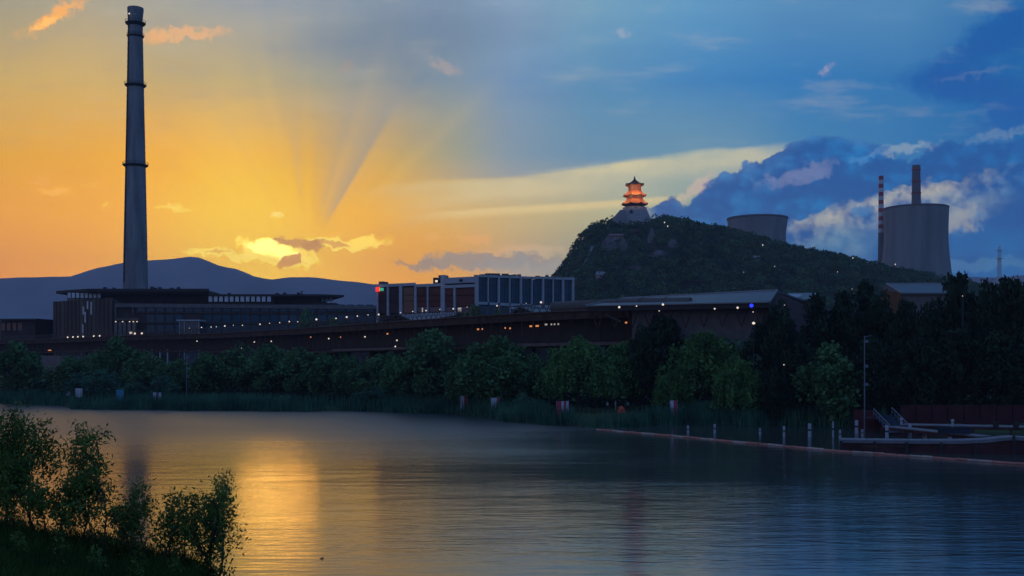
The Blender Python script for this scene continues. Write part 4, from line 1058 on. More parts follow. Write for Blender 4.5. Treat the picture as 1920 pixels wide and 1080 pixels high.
for k in range(nseg):
    a, dr = path_at(k * SEG); b, _ = path_at((k + 1) * SEG - .06)
    px_a = 960 + F * a.x / a.y
    if px_a > 1225: break
    roofed = px_a > 1012
    m1 = MB(); m1.wall(a, b, a.z - 1.5, a.z - .1, 4.6, z0b=b.z - 1.5, z1b=b.z - .1); rel(m1.build('deck_beam', M['rust'], None), t)
    m1 = MB(); m1.wall(a, b, a.z - .1, a.z + .06, 5.2, off=-.35, z0b=b.z - .1, z1b=b.z + .06); rel(m1.build('deck_slab', M['rust_pale'], None), t)
    if not roofed:
        m1 = MB(); n = 5
        for i in range(n):
            p = a.lerp(b, (i + .5) / n); q0 = a.lerp(b, (i + .1) / n); q1 = a.lerp(b, (i + .9) / n); up = Vector((0, 0, 1.35))
            m1.tube(p, q0 + up, .085, n=4); m1.tube(p, q1 + up, .085, n=4)
        m1.tube(a + Vector((0, 0, 1.38)), b + Vector((0, 0, 1.38)), .09, n=4); m1.tube(a + Vector((0, 0, .7)), b + Vector((0, 0, .7)), .05, n=4)
        rel(m1.build('rail_truss', M['rail'], None), t)
    else:
        m1 = MB(); nrm = Vector((-dr.y, dr.x, 0)); r = 1.0
        m1.tube(a + nrm * .8 + Vector((0, 0, .75)), b + nrm * .8 + Vector((0, 0, .75)), r, n=14); 
        o = rel(m1.build('clad_pipe', M['pipe'], None), t)
        m1 = MB()
        for q in (0.02, .5): p = a.lerp(b, q) + nrm * .8 + Vector((0, 0, .75)); m1.tube(p, p + dr * .22, r + .08, n=14)
        m1.build('pipe_band', M['rust_pale'], o)
    # lower level
    zl = 12.2 if px_a > 560 else 12.2 + min(1.5, (560 - px_a) * .004)
    m1 = MB(); m1.wall(a, b, zl - .5, zl, 4.4); rel(m1.build('lower_deck', M['rust'], None), t)
    if px_a > 600 and not (770 < px_a < 950):
        m1 = MB(); m1.wall(a, b, zl - .28, zl + .25, .2, off=-.4); rel(m1.build('lower_edge', M['rust_pale'], None), t)
    m1 = MB(); m1.wall(a, b, zl + .3, 16.5, .25, off=2.6); rel(m1.build('inner_wall', M['roof_dark'], None), t)
    m1 = MB()      # posts and braces between the two levels
    for i in range(3):
        p = a.lerp(b, (i + .5) / 3); m1.tube((p.x, p.y, zl), (p.x, p.y, 16.6), .11, n=4)
    p0, p1 = a.lerp(b, .0), a.lerp(b, .33); m1.tube((p0.x, p0.y, zl + .9), (b.x, b.y, zl + .9), .06, n=4)
    rel(m1.build('level_posts', M['rust'], None), t)
    if k % 2 == 0:
        m1 = MB(); nrm = Vector((-dr.y, dr.x, 0))
        for sd_ in (.3, 4.2):
            p = a + nrm * sd_; m1.tube((p.x, p.y, .8), (p.x, p.y, zl - .4), .32, n=6)
        p, q = a + nrm * .3, a + nrm * 4.2; m1.tube((p.x, p.y, 2), (q.x, q.y, zl - 1), .12, n=4)
        rel(m1.build('trestle_leg', M['rust'], None), t)
def at_walk(px, up=0., off=-.4):
    """point of the walkway seen at this column of the photograph"""
    for a, b in zip(wp[:-1], wp[1:]):
        pa, pb = 960 + F * a.x / a.y, 960 + F * b.x / b.y
        if pa <= px <= pb:
            u = (px - 960) / F; q = (u * a.y - a.x) / ((b.x - a.x) - u * (b.y - a.y)); p = a.lerp(b, q); dr = (b - a).normalized()
            return Vector((p.x - dr.y * off, p.y + dr.x * off, p.z + up)), dr
    return wp[0], Vector((1, 0, 0))
def bulb_at(parent, p, r, mat, post=1.2, name='deck_lamp'):
    m1 = MB(); m1.tube((p.x, p.y, p.z - post), (p.x, p.y, p.z - r * .6), .05, n=4); o = rel(m1.build(name, M['dark_steel'], None), parent)
    m1 = MB(); m1.lathe([(.01, -r), (r * .8, -r * .6), (r, 0), (r * .8, r * .6), (.01, r)], (p.x, p.y, p.z), 8); m1.build('bulb', mat, o)
for q in (129, 139, 148, 158, 178, 189): bulb_at(t, at_walk(q, .2)[0], .26, M['lamp_white'])
for q in (255, 268): bulb_at(t, at_walk(q, .5)[0], .3, M['lamp_white'])
for q, b_ in ((357, .2), (380, .36), (398, .3), (408, .3), (424, .34), (440, .26), (457, .34), (490, .38), (508, .3), (527, .34), (545, .32), (561, .28), (596, .34), (633, .3), (653, .34), (673, .24), (693, .28), (713, .26), (754, .16), (777, .22), (802, .24), (828, .24), (853, .24), (879, .2), (935, .26), (990, .16), (1017, .28)):
    bulb_at(t, at_walk(q, 1.75 + rnd.uniform(-.1, .15))[0], b_ * rnd.uniform(.35, .72), M['lamp_white'], .6)
for q, w_, up, mt_ in ((899, 5, -2.6, 'lamp_warm'), (907, 2, -2.6, 'lamp_warm'), (950, 2.5, -2.6, 'lamp_warm'), (959, 3, -2.7, 'lamp_warm'), (998, 6, -2.5, 'lamp_warm'), (1010, 8, -2.5, 'lamp_warm'), (1026, 5, -2.3, 'lit_room'), (1036, 2.6, -2.3, 'lit_room'), (1042, 2.6, -2.3, 'lit_room'), (1049, 2.6, -2.3, 'lit_room'),
                       (1176, 4, -2.4, 'lamp_warm'), (1293, 5, -2.6, 'lamp_warm'), (1303, 4, -2.6, 'lamp_warm'), (1311, 3, -2.6, 'lamp_warm'), (455, 2, -4.6, 'lit_room'), (641, 2, -2.8, 'lamp_warm'), (585, 3, -2.4, 'lamp_warm'), (729, 5, -2.6, 'lamp_warm'), (95, 12, -4, 'lamp_warm')):
    p, dr = at_walk(q, up, -.05); w2 = w_ * p.y / F / 2; m1 = MB()
    m1.wall(p - dr * w2, p + dr * w2, p.z - .12, p.z + .16, .12, off=-.35); rel(m1.build('lit_window', M[mt_], None), t)
for q, up in ((372, -2.2), (745, -5.4), (748, -4.1), (688, -3.), (512, -3.), (480, -3.), (620, -3.)): bulb_at(t, at_walk(q, up, -.5)[0], .17, M['lamp_white'], .5)

# low grey wall and road by the far left end
m1 = MB(); m1.wall(PT(58, 300), PT(114, 292), 1.5, Z(667, 296), 6); tag(m1.build('retaining_wall', M['beam']), 'low grey blue wall under the left end of the walkway', 'wall')

# ------------------------------------------------------------------ station-like hall with long roof right of centre
t = tag(empty('long_roof_hall', PT(1330, 172, 1.5)), 'long hall with sloping grey roof and angled struts at the walkway\'s right end', 'hall')
A, B, Cc, Dd = PT(1102, 180, Z(573.5, 180)), PT(1442, 168, Z(566.5, 168)), PT(1457, 180, Z(544.5, 180)), PT(1168, 201, Z(559.5, 201))
def slab(q, th, name, mat, par):
    m1 = MB(); dn = Vector((0, 0, -th)); m1.hexa([p + dn for p in q] + list(q)); return rel(m1.build(name, mat, None), par)
for k in range(17):       # standing seam panels
    q0, q1 = k / 17, (k + .985) / 17
    slab([A.lerp(B, q0), A.lerp(B, q1), Dd.lerp(Cc, q1), Dd.lerp(Cc, q0)], .22, 'roof_panel', M['roof_metal'], t)
slab([Dd, Cc, Cc + Vector((14, 13, -3)), Dd + Vector((10, 16, -3))], .3, 'rear_roof_slope', M['roof_metal'], t)
m1 = MB(); m1.tube(Dd, Cc, .22, n=5); m1.tube(B, Cc, .2, n=5); rel(m1.build('roof_edge', M['roof_edge'], None), t)
m1 = MB(); m1.wall(A, B, A.z - .9, A.z - .05, .3, off=-.2, z0b=B.z - .9, z1b=B.z - .05); rel(m1.build('eave_beam', M['roof_dark'], None), t)
m1 = MB(); m1.wall(A, B, A.z - .12, A.z + .06, .2, off=-.45, z0b=B.z - .12, z1b=B.z + .06); rel(m1.build('gutter', M['roof_edge'], None), t)
m1 = MB(); m1.wall(PT(1185, 179), PT(1440, 171), 12.5, A.z - .9, .4, z1b=B.z - .8); rel(m1.build('wall', M['beam'], None), t)
m1 = MB(); g0, g1 = B + Vector((.2, .3, -.5)), Cc + Vector((10, 8, -3.2)); m1.add([B + Vector((0, .2, -.3)), Cc + Vector((-.1, 0, -.3)), g1, (g1.x, g1.y, 10), (B.x, B.y + .2, 10)], [(0, 4, 3, 2, 1)]); rel(m1.build('gable_wall', M['fascia'], None), t)
m1 = MB(); m1.tube(A, A + Vector((5.5, .5, -2.6)), .16, n=5); m1.tube(A + Vector((-.3, 0, .1)), Dd, .15, n=5); rel(m1.build('edge_strut', M['roof_edge'], None), t)
for k in range(10):
    q = .06 + k * .1; p = A.lerp(B, q) + Vector((0, .6, -.9)); m1 = MB()
    for e in (-1.0, 1.0): m1.tube((p.x, p.y, 14.4), (p.x + e, p.y, p.z), .11, n=5)
    rel(m1.build('angled_strut', M['rust'], None), t)
for q, y, m_, r_ in ((1161, 576, 'lamp_white', .17), (1193.5, 574, 'lamp_white', .1), (1243, 571, 'lamp_white', .17), (1236, 583, 'lamp_white', .08), (1340, 579, 'lamp_white', .13), (1383, 577, 'lamp_white', .17), (1409, 573, 'lamp_blue', .30), (1471, 572, 'lamp_white', .09), (1412, 585, 'lamp_white', .08)):
    bulb_at(t, PT(q, 164.5, Z(y, 164.5)), r_, M[m_], .9, 'eave_lamp')
t = tag(empty('second_roof_hall', PT(1500, 190, 1.5)), 'smaller roof with one bright pane just right of the long roofed hall', 'hall')
slab([PT(1474, 186, Z(563, 186)), PT(1520, 184, Z(561, 184)), PT(1534, 196, Z(549, 196)), PT(1478, 198, Z(549, 198))], .3, 'roof', M['roof_metal'], t)
slab([PT(1479, 185, Z(558.5, 185)), PT(1500, 184.5, Z(556, 184.5)), PT(1504, 189, Z(551, 189)), PT(1479, 190, Z(552, 190))], .2, 'skylight', M['white_frame'], t)
m1 = MB(); m1.wall(PT(1474, 186.5), PT(1522, 185), 8, Z(566, 186), 8); rel(m1.build('wall', M['beam'], None), t)
t = tag(empty('far_right_hall', PT(1710, 205, 1.5)), 'grey gabled roof between the dark trees below the complete cooling tower', 'hall')
a_, b_, c_, e_ = PT(1690, 196, Z(549, 196)), PT(1775, 193, Z(549, 193)), PT(1765, 208, Z(532, 208)), PT(1662, 211, Z(532, 211))
slab([a_, b_, c_, e_], .3, 'roof', M['roof_metal'], t)
m1 = MB(); m1.tube(e_, c_, .2, n=5); m1.tube(e_, a_, .16, n=5); rel(m1.build('roof_edge', M['roof_edge'], None), t)
m1 = MB(); w_ = PT(1650, 208, Z(543, 208)); m1.add([(w_.x, w_.y, 8), (a_.x, a_.y, 8), a_, e_, w_], [(0, 1, 2, 3, 4)]); rel(m1.build('gable_wall', M['roof_dark'], None), t)
m1 = MB(); m1.wall(a_ + Vector((0, .5, 0)), b_ + Vector((0, .5, 0)), 8, a_.z - .3, .4); rel(m1.build('wall', M['beam'], None), t)

# ------------------------------------------------------------------ banners on the bank
flag_labels = {28: 'pale banner at the far left end of the shore beside the left edge tree', 130: 'pale banner, left one of the close pair on the far left shore', 148: 'pale banner, right one of the close pair on the far left shore',
  225: 'cyan blue banner on the far shore', 295: 'white banner with dark bars standing where the pale path begins', 870: 'smallest red and white banner in the reeds right of centre', 929: 'red and white banner in the reeds between the small and the broad one',
  1055: 'broadest red and white banner at the waterline before the willow', 1263: 'tall narrow red and white banner nearest the start of the floating boom'}
for px, y0, y1, hw, st_ in ((28, 731, 746, 4.5, 'ww'), (130, 725, 742, 6, 'wp'), (148, 728, 745, 6.5, 'wp'), (225, 731, 755, 6.5, 'bb'), (295, 736, 758, 7.5, 'wdw'), (870, 742, 769, 6.5, 'wr'), (929, 746, 776, 8, 'wwr'), (1055, 752, 782, 11, 'rrwrw'), (1263, 751, 787, 6.5, 'wwrr')):
    dd = shore(px) + (3. if px > 200 else 12) - (2.2 if px == 1263 else 0); o = tag(empty('banner', PT(px, dd, bank_z(px, dd))), flag_labels[px], 'banner', 'banners along the far shore')
    w_ = hw * dd / F; zb, zt_ = Z(y1, dd), Z(y0, dd); n = len(st_)
    for k, ch in enumerate(st_):
        m1 = MB(); vs = []
        for j in range(7):
            zz = zb + (zt_ - zb) * j / 6
            for e in (0, 1):
                xx = -w_ + 2 * w_ * (k + e) / n; vs.append((X(px, dd) + xx, dd + .05 * math.sin(j * 1.3 + xx * 3), zz))
        m1.add(vs, [(2 * j, 2 * j + 1, 2 * j + 3, 2 * j + 2) for j in range(6)])
        c = rel(m1.build('cloth_panel', {'w': M['banner_white'], 'r': M['banner_red'], 'b': M['banner_blue'], 'p': M['banner_white'], 'd': M['glass_blue']}[ch], None), o)
        md = c.modifiers.new('thick', 'SOLIDIFY'); md.thickness = .03
    for sx in (-1, 1):
        m1 = MB(); m1.tube((X(px, dd) + sx * (w_ + .04), dd, -.2), (X(px, dd) + sx * (w_ + .04), dd, zt_ + .1), .05, n=5); rel(m1.build('post', M['steel_pale'], None), o)

# ------------------------------------------------------------------ floating boom
BM = [(1118, 806), (1250, 817), (1400, 831), (1576, 847), (1750, 859), (1930, 872.5), (2060, 881)]
bp_ = []
for px, y in BM: dd = CH * F / (y - HY); bp_.append(Vector((X(px, dd), dd, .02)))
t = tag(empty('floating_boom', bp_[0]), 'long faded orange floating boom crossing the lake towards the dock', 'boom')
k = 0; first = {}
for a, b in zip(bp_[:-1], bp_[1:]):
    L = (b - a).length; n = max(1, round(L / 1.15)); dr = (b - a).normalized()
    for i in range(n):
        p = a.lerp(b, (i + .5) / n); key = 'p' if (k * 7 % 5 in (1, 3)) else 'o'; nm = 'float'
        if key not in first:
            m1 = MB(); r = .13; l = 1.15 * .44
            m1.tube((-l, 0, 0), (l, 0, 0), r, n=8); m1.tube((-l - .1, 0, 0), (-l, 0, 0), .05, r, n=8); m1.tube((l, 0, 0), (l + .1, 0, 0), r, .05, n=8)
            o = m1.build(nm, M['boom_pale'] if key == 'p' else M['boom'], t); first[key] = o
        else: o = first[key].copy(); C.objects.link(o); o.parent = t
        wob = .06 * math.sin(k * .5) + rnd.uniform(-.03, .03)
        o.location = Vector((p.x, p.y + wob, .03 + rnd.uniform(-.02, .03))) - Vector(t.location); o.rotation_euler = (0, 0, math.atan2(dr.y, dr.x) + rnd.uniform(-.05, .05)); k += 1

# ------------------------------------------------------------------ dock, pier, gangway and hoarding
t = tag(empty('floating_dock', PT(1576, 105.5, 0)), 'long low floating dock with grey deck and dark red side, rising to the right', 'dock')
fa = [(1577, 106.0, 1.10), (1640, 105.2, 1.10), (1720, 104.2, 1.12), (1800, 103.2, 1.18), (1850, 102.6, 1.32), (1885, 102.2, 1.55), (1905, 102, 1.6), (1960, 101.4, 1.45), (2080, 100, 1.4)]
fp = [PT(*q) for q in fa]
for a, b in zip(fp[:-1], fp[1:]):
    m1 = MB(); m1.wall(a, b, -.25, a.z - .13, 2.6, z1b=b.z - .13); rel(m1.build('hull_side', M['dock_side'], None), t)
    m1 = MB(); m1.wall(a, b, a.z - .30, a.z - .02, .1, off=-.12, z0b=b.z - .30, z1b=b.z - .02); rel(m1.build('deck_edge', M['dock_edge'], None), t)
    L = (b - a).length; n = max(2, round(L / .62))
    for i in range(n):
        q0, q1 = a.lerp(b, i / n), a.lerp(b, (i + .93) / n); m1 = MB(); m1.wall(q0, q1, q0.z - .12, q0.z + rnd.uniform(-.01, .012), 2.7, off=-.02, z0b=q1.z - .12, z1b=q1.z); rel(m1.build('plank', M['plank'], None), t)
for q in (1577, 1640, 1700, 1765, 1830, 1901, 1965):
    m1 = MB(); dd = float(np.interp(q, [1577, 2080], [105.6, 99.6])); m1.tube(PT(q, dd - .15, -1.6), PT(q, dd - .15, 1.0 if q != 1901 else 1.75), .14, n=8); rel(m1.build('fender_pile', M['dark_steel'], None), t)
for q0, q1, z0 in ((1668, 1700, .62), (1720, 1762, .6), (1618, 1650, .6)):
    m1 = MB(); m1.wall(PT(q0, 104.6), PT(q1, 104.1), z0 - .16, z0 + .02, .08, off=-.1); rel(m1.build('rubbing_strip', M['rust'], None), t)

t = tag(empty('wooden_pier', PT(1760, 126, 0)), 'pale planked pier slanting out from the bank behind the dock', 'pier')
pa, pb = PT(1690, 131, 1.25), PT(2040, 122, 1.3)
def deck(pa, pb, wdt, pl, par, sides=True):
    L = (pb - pa).length; n = round(L / pl)
    for i in range(n):
        a, b = pa.lerp(pb, i / n), pa.lerp(pb, (i + .93) / n); m1 = MB(); m1.wall(a, b, a.z - .1, a.z + rnd.uniform(-.012, .012), wdt, z0b=b.z - .1, z1b=b.z); rel(m1.build('plank', M['plank'], None), par)
    m1 = MB(); m1.wall(pa, pb, pa.z - .42, pa.z - .12, .15, off=.05, z0b=pb.z - .42, z1b=pb.z - .12); rel(m1.build('edge_beam', M['dock_side'], None), par)
    for i in range(int(L / 4) + 1):
        p = pa.lerp(pb, i * 4 / L); m1 = MB(); m1.tube((p.x, p.y + .2, -1.6), (p.x, p.y + .2, p.z - .12), .13, n=6); rel(m1.build('pile', M['dock_side'], None), par)
deck(pa, pb, 3.6, .5, t)
deck(PT(1655, 128.5, 1.2), PT(1830, 114, .95), 1.9, .5, t)
for q, dd in ((1786, 127), (1690, 130.6)):
    m1 = MB(); m1.lathe([(.16, 0), (.13, .5), (.2, .55), (.2, .75), (.02, .85)], PT(q, dd, 1.25), 8); rel(m1.build('bollard', M['bollard'], None), t)
for q, dd in ((1867, 124.5), (1905, 123.5)):
    m1 = MB(); m1.box(PT(q, dd, 1.55), (.5, .4, .55)); m1.box(PT(q, dd, 1.87), (.56, .46, .08)); rel(m1.build('post_box', M['dark_steel'], None), t)
m1 = MB(); p = PT(1790, 115.8, 1.32); m1.box(p, (3.2, .9, .5)); m1.box(p + Vector((-.2, 0, .36)), (3.5, 1.1, .1)); tag(m1.build('service_box', M['glass_blue']), 'blue grey covered box lying on the slanting pier arm', 'box')

t = tag(empty('gangway', PT(1682, 131, .6)), 'steep dark gangway with two pale handrails leading down to the pier', 'gangway')
ga0, ga1, gb0, gb1 = PT(1638, 141, Z(766, 141)), PT(1672, 141, Z(764, 141)), PT(1668, 131, Z(797, 131)), PT(1703, 131, Z(795, 131))
for k in range(12):
    q0, q1 = k / 12, (k + .85) / 12; dn = Vector((0, 0, -.9))
    slab([gb0.lerp(ga0, q0) + dn, gb1.lerp(ga1, q0) + dn, gb1.lerp(ga1, q1) + dn, gb0.lerp(ga0, q1) + dn], .07, 'tread_board', M['glass_blue'], t)
for a, b in ((ga0, gb0), (ga1, gb1)):
    m1 = MB(); m1.tube(a, b, .07, n=6); m1.tube(a + Vector((0, 0, -.45)), b + Vector((0, 0, -.45)), .035, n=5)
    for k in range(6): p = a.lerp(b, k / 5); m1.tube(p, p + Vector((0, 0, -.95)), .035, n=5)
    rel(m1.build('handrail', M['steel_pale'], None), t)
slab([PT(1625, 139, Z(770, 141) - .9 + .0), PT(1674, 139, Z(770, 141) - .9), PT(1674, 143.5, Z(769, 141) - .9), PT(1620, 143.5, Z(769, 141) - .9)], .3, 'landing', M['hoard'], t)
t = tag(empty('red_hoarding', PT(1780, 142, .6)), 'long dark red hoarding of upright panels behind the pier', 'hoarding')
ha, hb_ = PT(1688, 143, 3.05), PT(2150, 137, 3.3); L = (hb_ - ha).length; n = round(L / 1.9)
for i in range(n):
    a, b = ha.lerp(hb_, (i + .03) / n), ha.lerp(hb_, (i + .97) / n); m1 = MB(); m1.wall(a, b, .2, a.z + rnd.uniform(-.05, .05), .12, off=rnd.uniform(0, .03)); rel(m1.build('panel', M['hoard'], None), t)
m1 = MB(); m1.wall(ha, hb_, -.4, .3, 1., off=-.5, z0b=-.4, z1b=.3); rel(m1.build('footing', M['dock_side'], None), t)
m1 = MB(); m1.wall(ha, hb_, ha.z, ha.z + .12, .22, off=-.06, z0b=hb_.z, z1b=hb_.z + .12); rel(m1.build('cap_rail', M['hoard'], None), t)
m1 = MB(); m1.wall(PT(1600, 145), PT(1640, 143), -.4, 2.5, .4); m1.wall(PT(1640, 143), PT(1688, 143), -.4, 1.4, .3); tag(m1.build('low_red_wall', M['hoard']), 'short dark red wall left of the gangway', 'wall')

# mooring posts
posts = [(1290, 798, 812), (1340, 795, 812), (1425, 803, 814), (1470, 799, 818), (1518, 794, 819), (1562, 790, 820), (1575, 806, 822), (1606, 788, 812), (1617, 805, 818), (1663, 797, 821), (1706, 794, 820), (1735, 810, 822), (1782, 808, 824)]
ptxt = ['pale mooring post farthest left, just above the boom', 'second pale mooring post from the left end of the row', 'shortest pale mooring post in the middle of the row', 'fourth pale mooring post from the left', 'stout pale mooring post midway between boom and dock',
        'slender tall mooring post at the left end of the dock', 'low post close against the left end of the dock', 'tall pale post behind the dock, left of the gangway', 'low pale stub beside the tall post left of the gangway', 'pale post behind the dock under the gangway foot', 'broad pale post right of the gangway foot', 'low pale stub behind the middle of the dock', 'low wide pale stub behind the dock near the blue box']
for (px, y0, y1), txt in zip(posts, ptxt):
    dd = CH * F / (y1 - HY) ; dd = min(dd, 135); w_ = (3.1 if px in (1518, 1706, 1663, 1606) else 2.2 if px != 1562 else 1.6) * dd / F
    if px in (1735, 1782): w_ *= 2.2
    o = tag(empty('mooring_post', PT(px, dd, 0)), txt, 'post', 'mooring posts before the far bank'); h = (y1 - y0) * dd / F
    m1 = MB(); m1.lathe([(w_ * 1.1, -1.7), (w_, h * .92), (w_ * .8, h)], (0, 0, 0), 10, close=True); m1.build('shaft', M['bollard'], o)
    m1 = MB(); m1.lathe([(w_ * 1.18, h * .45), (w_ * 1.18, h * .58)], (0, 0, 0), 10, close=True); m1.build('band', M['dark_steel'], o)

# lamp posts on the bank
for px, dd, y0, txt, head in ((1621, 141, 630, 'tall slender pale lamp post left of the gangway', 1), (350, 222, 666, 'slim pale lamp post above the path on the left shore', 1), (675, 226, 668, 'slim pale post under the walkway near centre left', 0), (1413, 158, 606, 'dark post with a bright white lamp in the dark trees', 2), (1470, 157, 684, 'short dark post with a faint lamp among the tree trunks', 2)):
    zb = bank_z(px, dd); zt_ = Z(y0, dd); o = tag(empty('lamp_post', PT(px, dd, zb)), txt, 'lamp post')
    m1 = MB(); m1.tube((0, 0, -.2), (0, 0, zt_ - zb), .10, .06, 8); m1.build('pole', M['steel_pale'] if head != 2 else M['dark_steel'], o)
    m1 = MB(); m1.tube((0, 0, -.1), (0, 0, .5), .24, .2, 8); m1.build('base', M['steel_pale'], o)
    if head == 1:
        m1 = MB(); hh = zt_ - zb
        for q in (.55, .72, .95): m1.box((.2, 0, hh * q), (.5, .2, .35))
        m1.tube((0, 0, hh - .1), (.9, 0, hh + .05), .05, n=5); m1.build('head', M['steel_pale'], o)
    if head == 2:
        m1 = MB(); r = .22 if y0 < 650 else .1; m1.lathe([(.01, -r), (r, -r * .3), (r, r * .3), (.01, r)], (0, 0, zt_ - zb), 8); m1.build('bulb', M['lamp_white'], o)

# tent, bin-like things on the lawn
dd = 166; o = tag(empty('small_tent', PT(1165, dd, bank_z(1165, dd))), 'small orange red dome tent on the lawn between two willow trunks', 'tent')
m1 = MB(); m1.lathe([(.62, 0), (.6, .35), (.45, .75), (.22, 1.0), (.02, 1.08)], (0, 0, 0), 12); m1.build('shell', M['tent'], o)
m1 = MB(); m1.box((0, -.56, .3), (.36, .1, .55)); m1.build('entrance_flap', M['banner_red'], o)
for px, y, w_, h_, txt in ((1479, 764, .95, .22, 'small flat pale board on the grass beneath the dark trees'), (1505, 770, .38, .75, 'small pale upright sign beside the flat board on the grass')):
    dd = 160; m1 = MB(); p = PT(px, dd, Z(y, dd)); m1.box(p, (w_, .1, h_)); o = tag(m1.build('notice_board', M['white_paint']), txt, 'sign')
    m1 = MB(); m1.tube((p.x, p.y + .08, 0.4), (p.x, p.y + .08, p.z), .04, n=5); m1.build('post', M['dark_steel'], o)

# ------------------------------------------------------------------ people on the far bank
def person(px, dd, h, top, legs, label, pose):
    r = random.Random(px); st = pose
    P_ = {'pelvis': (0, 0, .52), 'waist': (0, 0, .62), 'chest': (0, -.005, .74), 'neck': (0, 0, .84), 'head': (0, -.01, .90), 'crown': (0, -.01, .965),
          'shl': (-.115, 0, .80), 'ell': (-.15, .01, .64), 'hal': (-.15 - .02 * st, -.04 - .05 * st, .50 + .08 * st), 'shr': (.115, 0, .80), 'elr': (.15, .01, .64), 'har': (.15, -.03, .50),
          'hil': (-.055, 0, .49), 'knl': (-.06, -.03 * st, .28), 'anl': (-.065, .04 * st, .04), 'tol': (-.07, -.09, .02), 'hir': (.055, 0, .49), 'knr': (.06, .02 * st, .28), 'anr': (.065, -.02 * st, .04), 'tor': (.07, -.11, .02)}
    rad = dict(pelvis=.075, waist=.07, chest=.085, neck=.035, head=.058, crown=.04, shl=.04, ell=.028, hal=.02, shr=.04, elr=.028, har=.02, hil=.06, knl=.04, anl=.026, tol=.02, hir=.06, knr=.04, anr=.026, tor=.02)
    ks = list(P_); E = [('pelvis', 'waist'), ('waist', 'chest'), ('chest', 'neck'), ('neck', 'head'), ('head', 'crown'), ('chest', 'shl'), ('shl', 'ell'), ('ell', 'hal'), ('chest', 'shr'), ('shr', 'elr'), ('elr', 'har'), ('pelvis', 'hil'), ('hil', 'knl'), ('knl', 'anl'), ('anl', 'tol'), ('pelvis', 'hir'), ('hir', 'knr'), ('knr', 'anr'), ('anr', 'tor')]
    me = bpy.data.meshes.new('person'); me.from_pydata([tuple(c * h for c in P_[k]) for k in ks], [(ks.index(a), ks.index(b)) for a, b in E], [])
    o = bpy.data.objects.new('person', me); C.objects.link(o)
    sk = o.modifiers.new('skin', 'SKIN'); sub = o.modifiers.new('sub', 'SUBSURF'); sub.levels = 1; sub.render_levels = 1
    me.skin_vertices.new() if hasattr(me.skin_vertices, 'new') and not me.skin_vertices else None
    lay = me.skin_vertices[0].data
    for i, k in enumerate(ks): lay[i].radius = (rad[k] * h, rad[k] * h * .8)
    lay[0].use_root = True
    dg = bpy.context.evaluated_depsgraph_get(); ev = o.evaluated_get(dg); body = bpy.data.meshes.new_from_object(ev)
    o.modifiers.clear(); old = o.data; o.data = body; body.name = 'person'
    body.materials.clear()
    for m in (M['skin'], top, legs, M['hair']): body.materials.append(m)
    for p in body.polygons:
        c = p.center / h
        z = c.z; p.material_index = 2 if z < .53 and abs(c.x) < .11 else 1 if z < .835 and not (z < .56 and abs(c.x) > .12) else 3 if (z > .93 or (z > .88 and c.y > .01)) else 0
        p.use_smooth = True
    o.location = PT(px, dd, bank_z(px, dd)); o.rotation_euler = (0, 0, r.uniform(-1.2, 1.2)); tag(o, label, 'person', 'people strolling on the far bank')
person(505, 214, 1.72, M['cloth_teal'], M['cloth_teal'], 'person in pale teal clothes, leftmost of four under the trees beyond the path', 0)
person(515, 214, 1.66, M['cloth_teal'], M['cloth_dark'], 'person in a pale teal top and dark trousers beside the leftmost', 1)
person(527, 216, 1.62, M['cloth_white'], M['cloth_dark'], 'person in a white top and dark trousers walking, third of the group of four', 1)
person(542, 215, 1.7, M['cloth_teal'], M['cloth_teal'], 'person in pale teal clothes standing apart on the right of the group of four', 0)
person(1139, 172, 1.65, M['cloth_white'], M['cloth_dark'], 'person in a white top near the left trunk behind the orange tent', 0)
person(1154, 174, 1.72, M['cloth_white'], M['cloth_white'], 'person dressed all in white behind the orange tent', 1)
person(1177, 173, 1.6, M['cloth_teal'], M['cloth_dark'], 'person in a pale teal top right of the orange tent', 1)

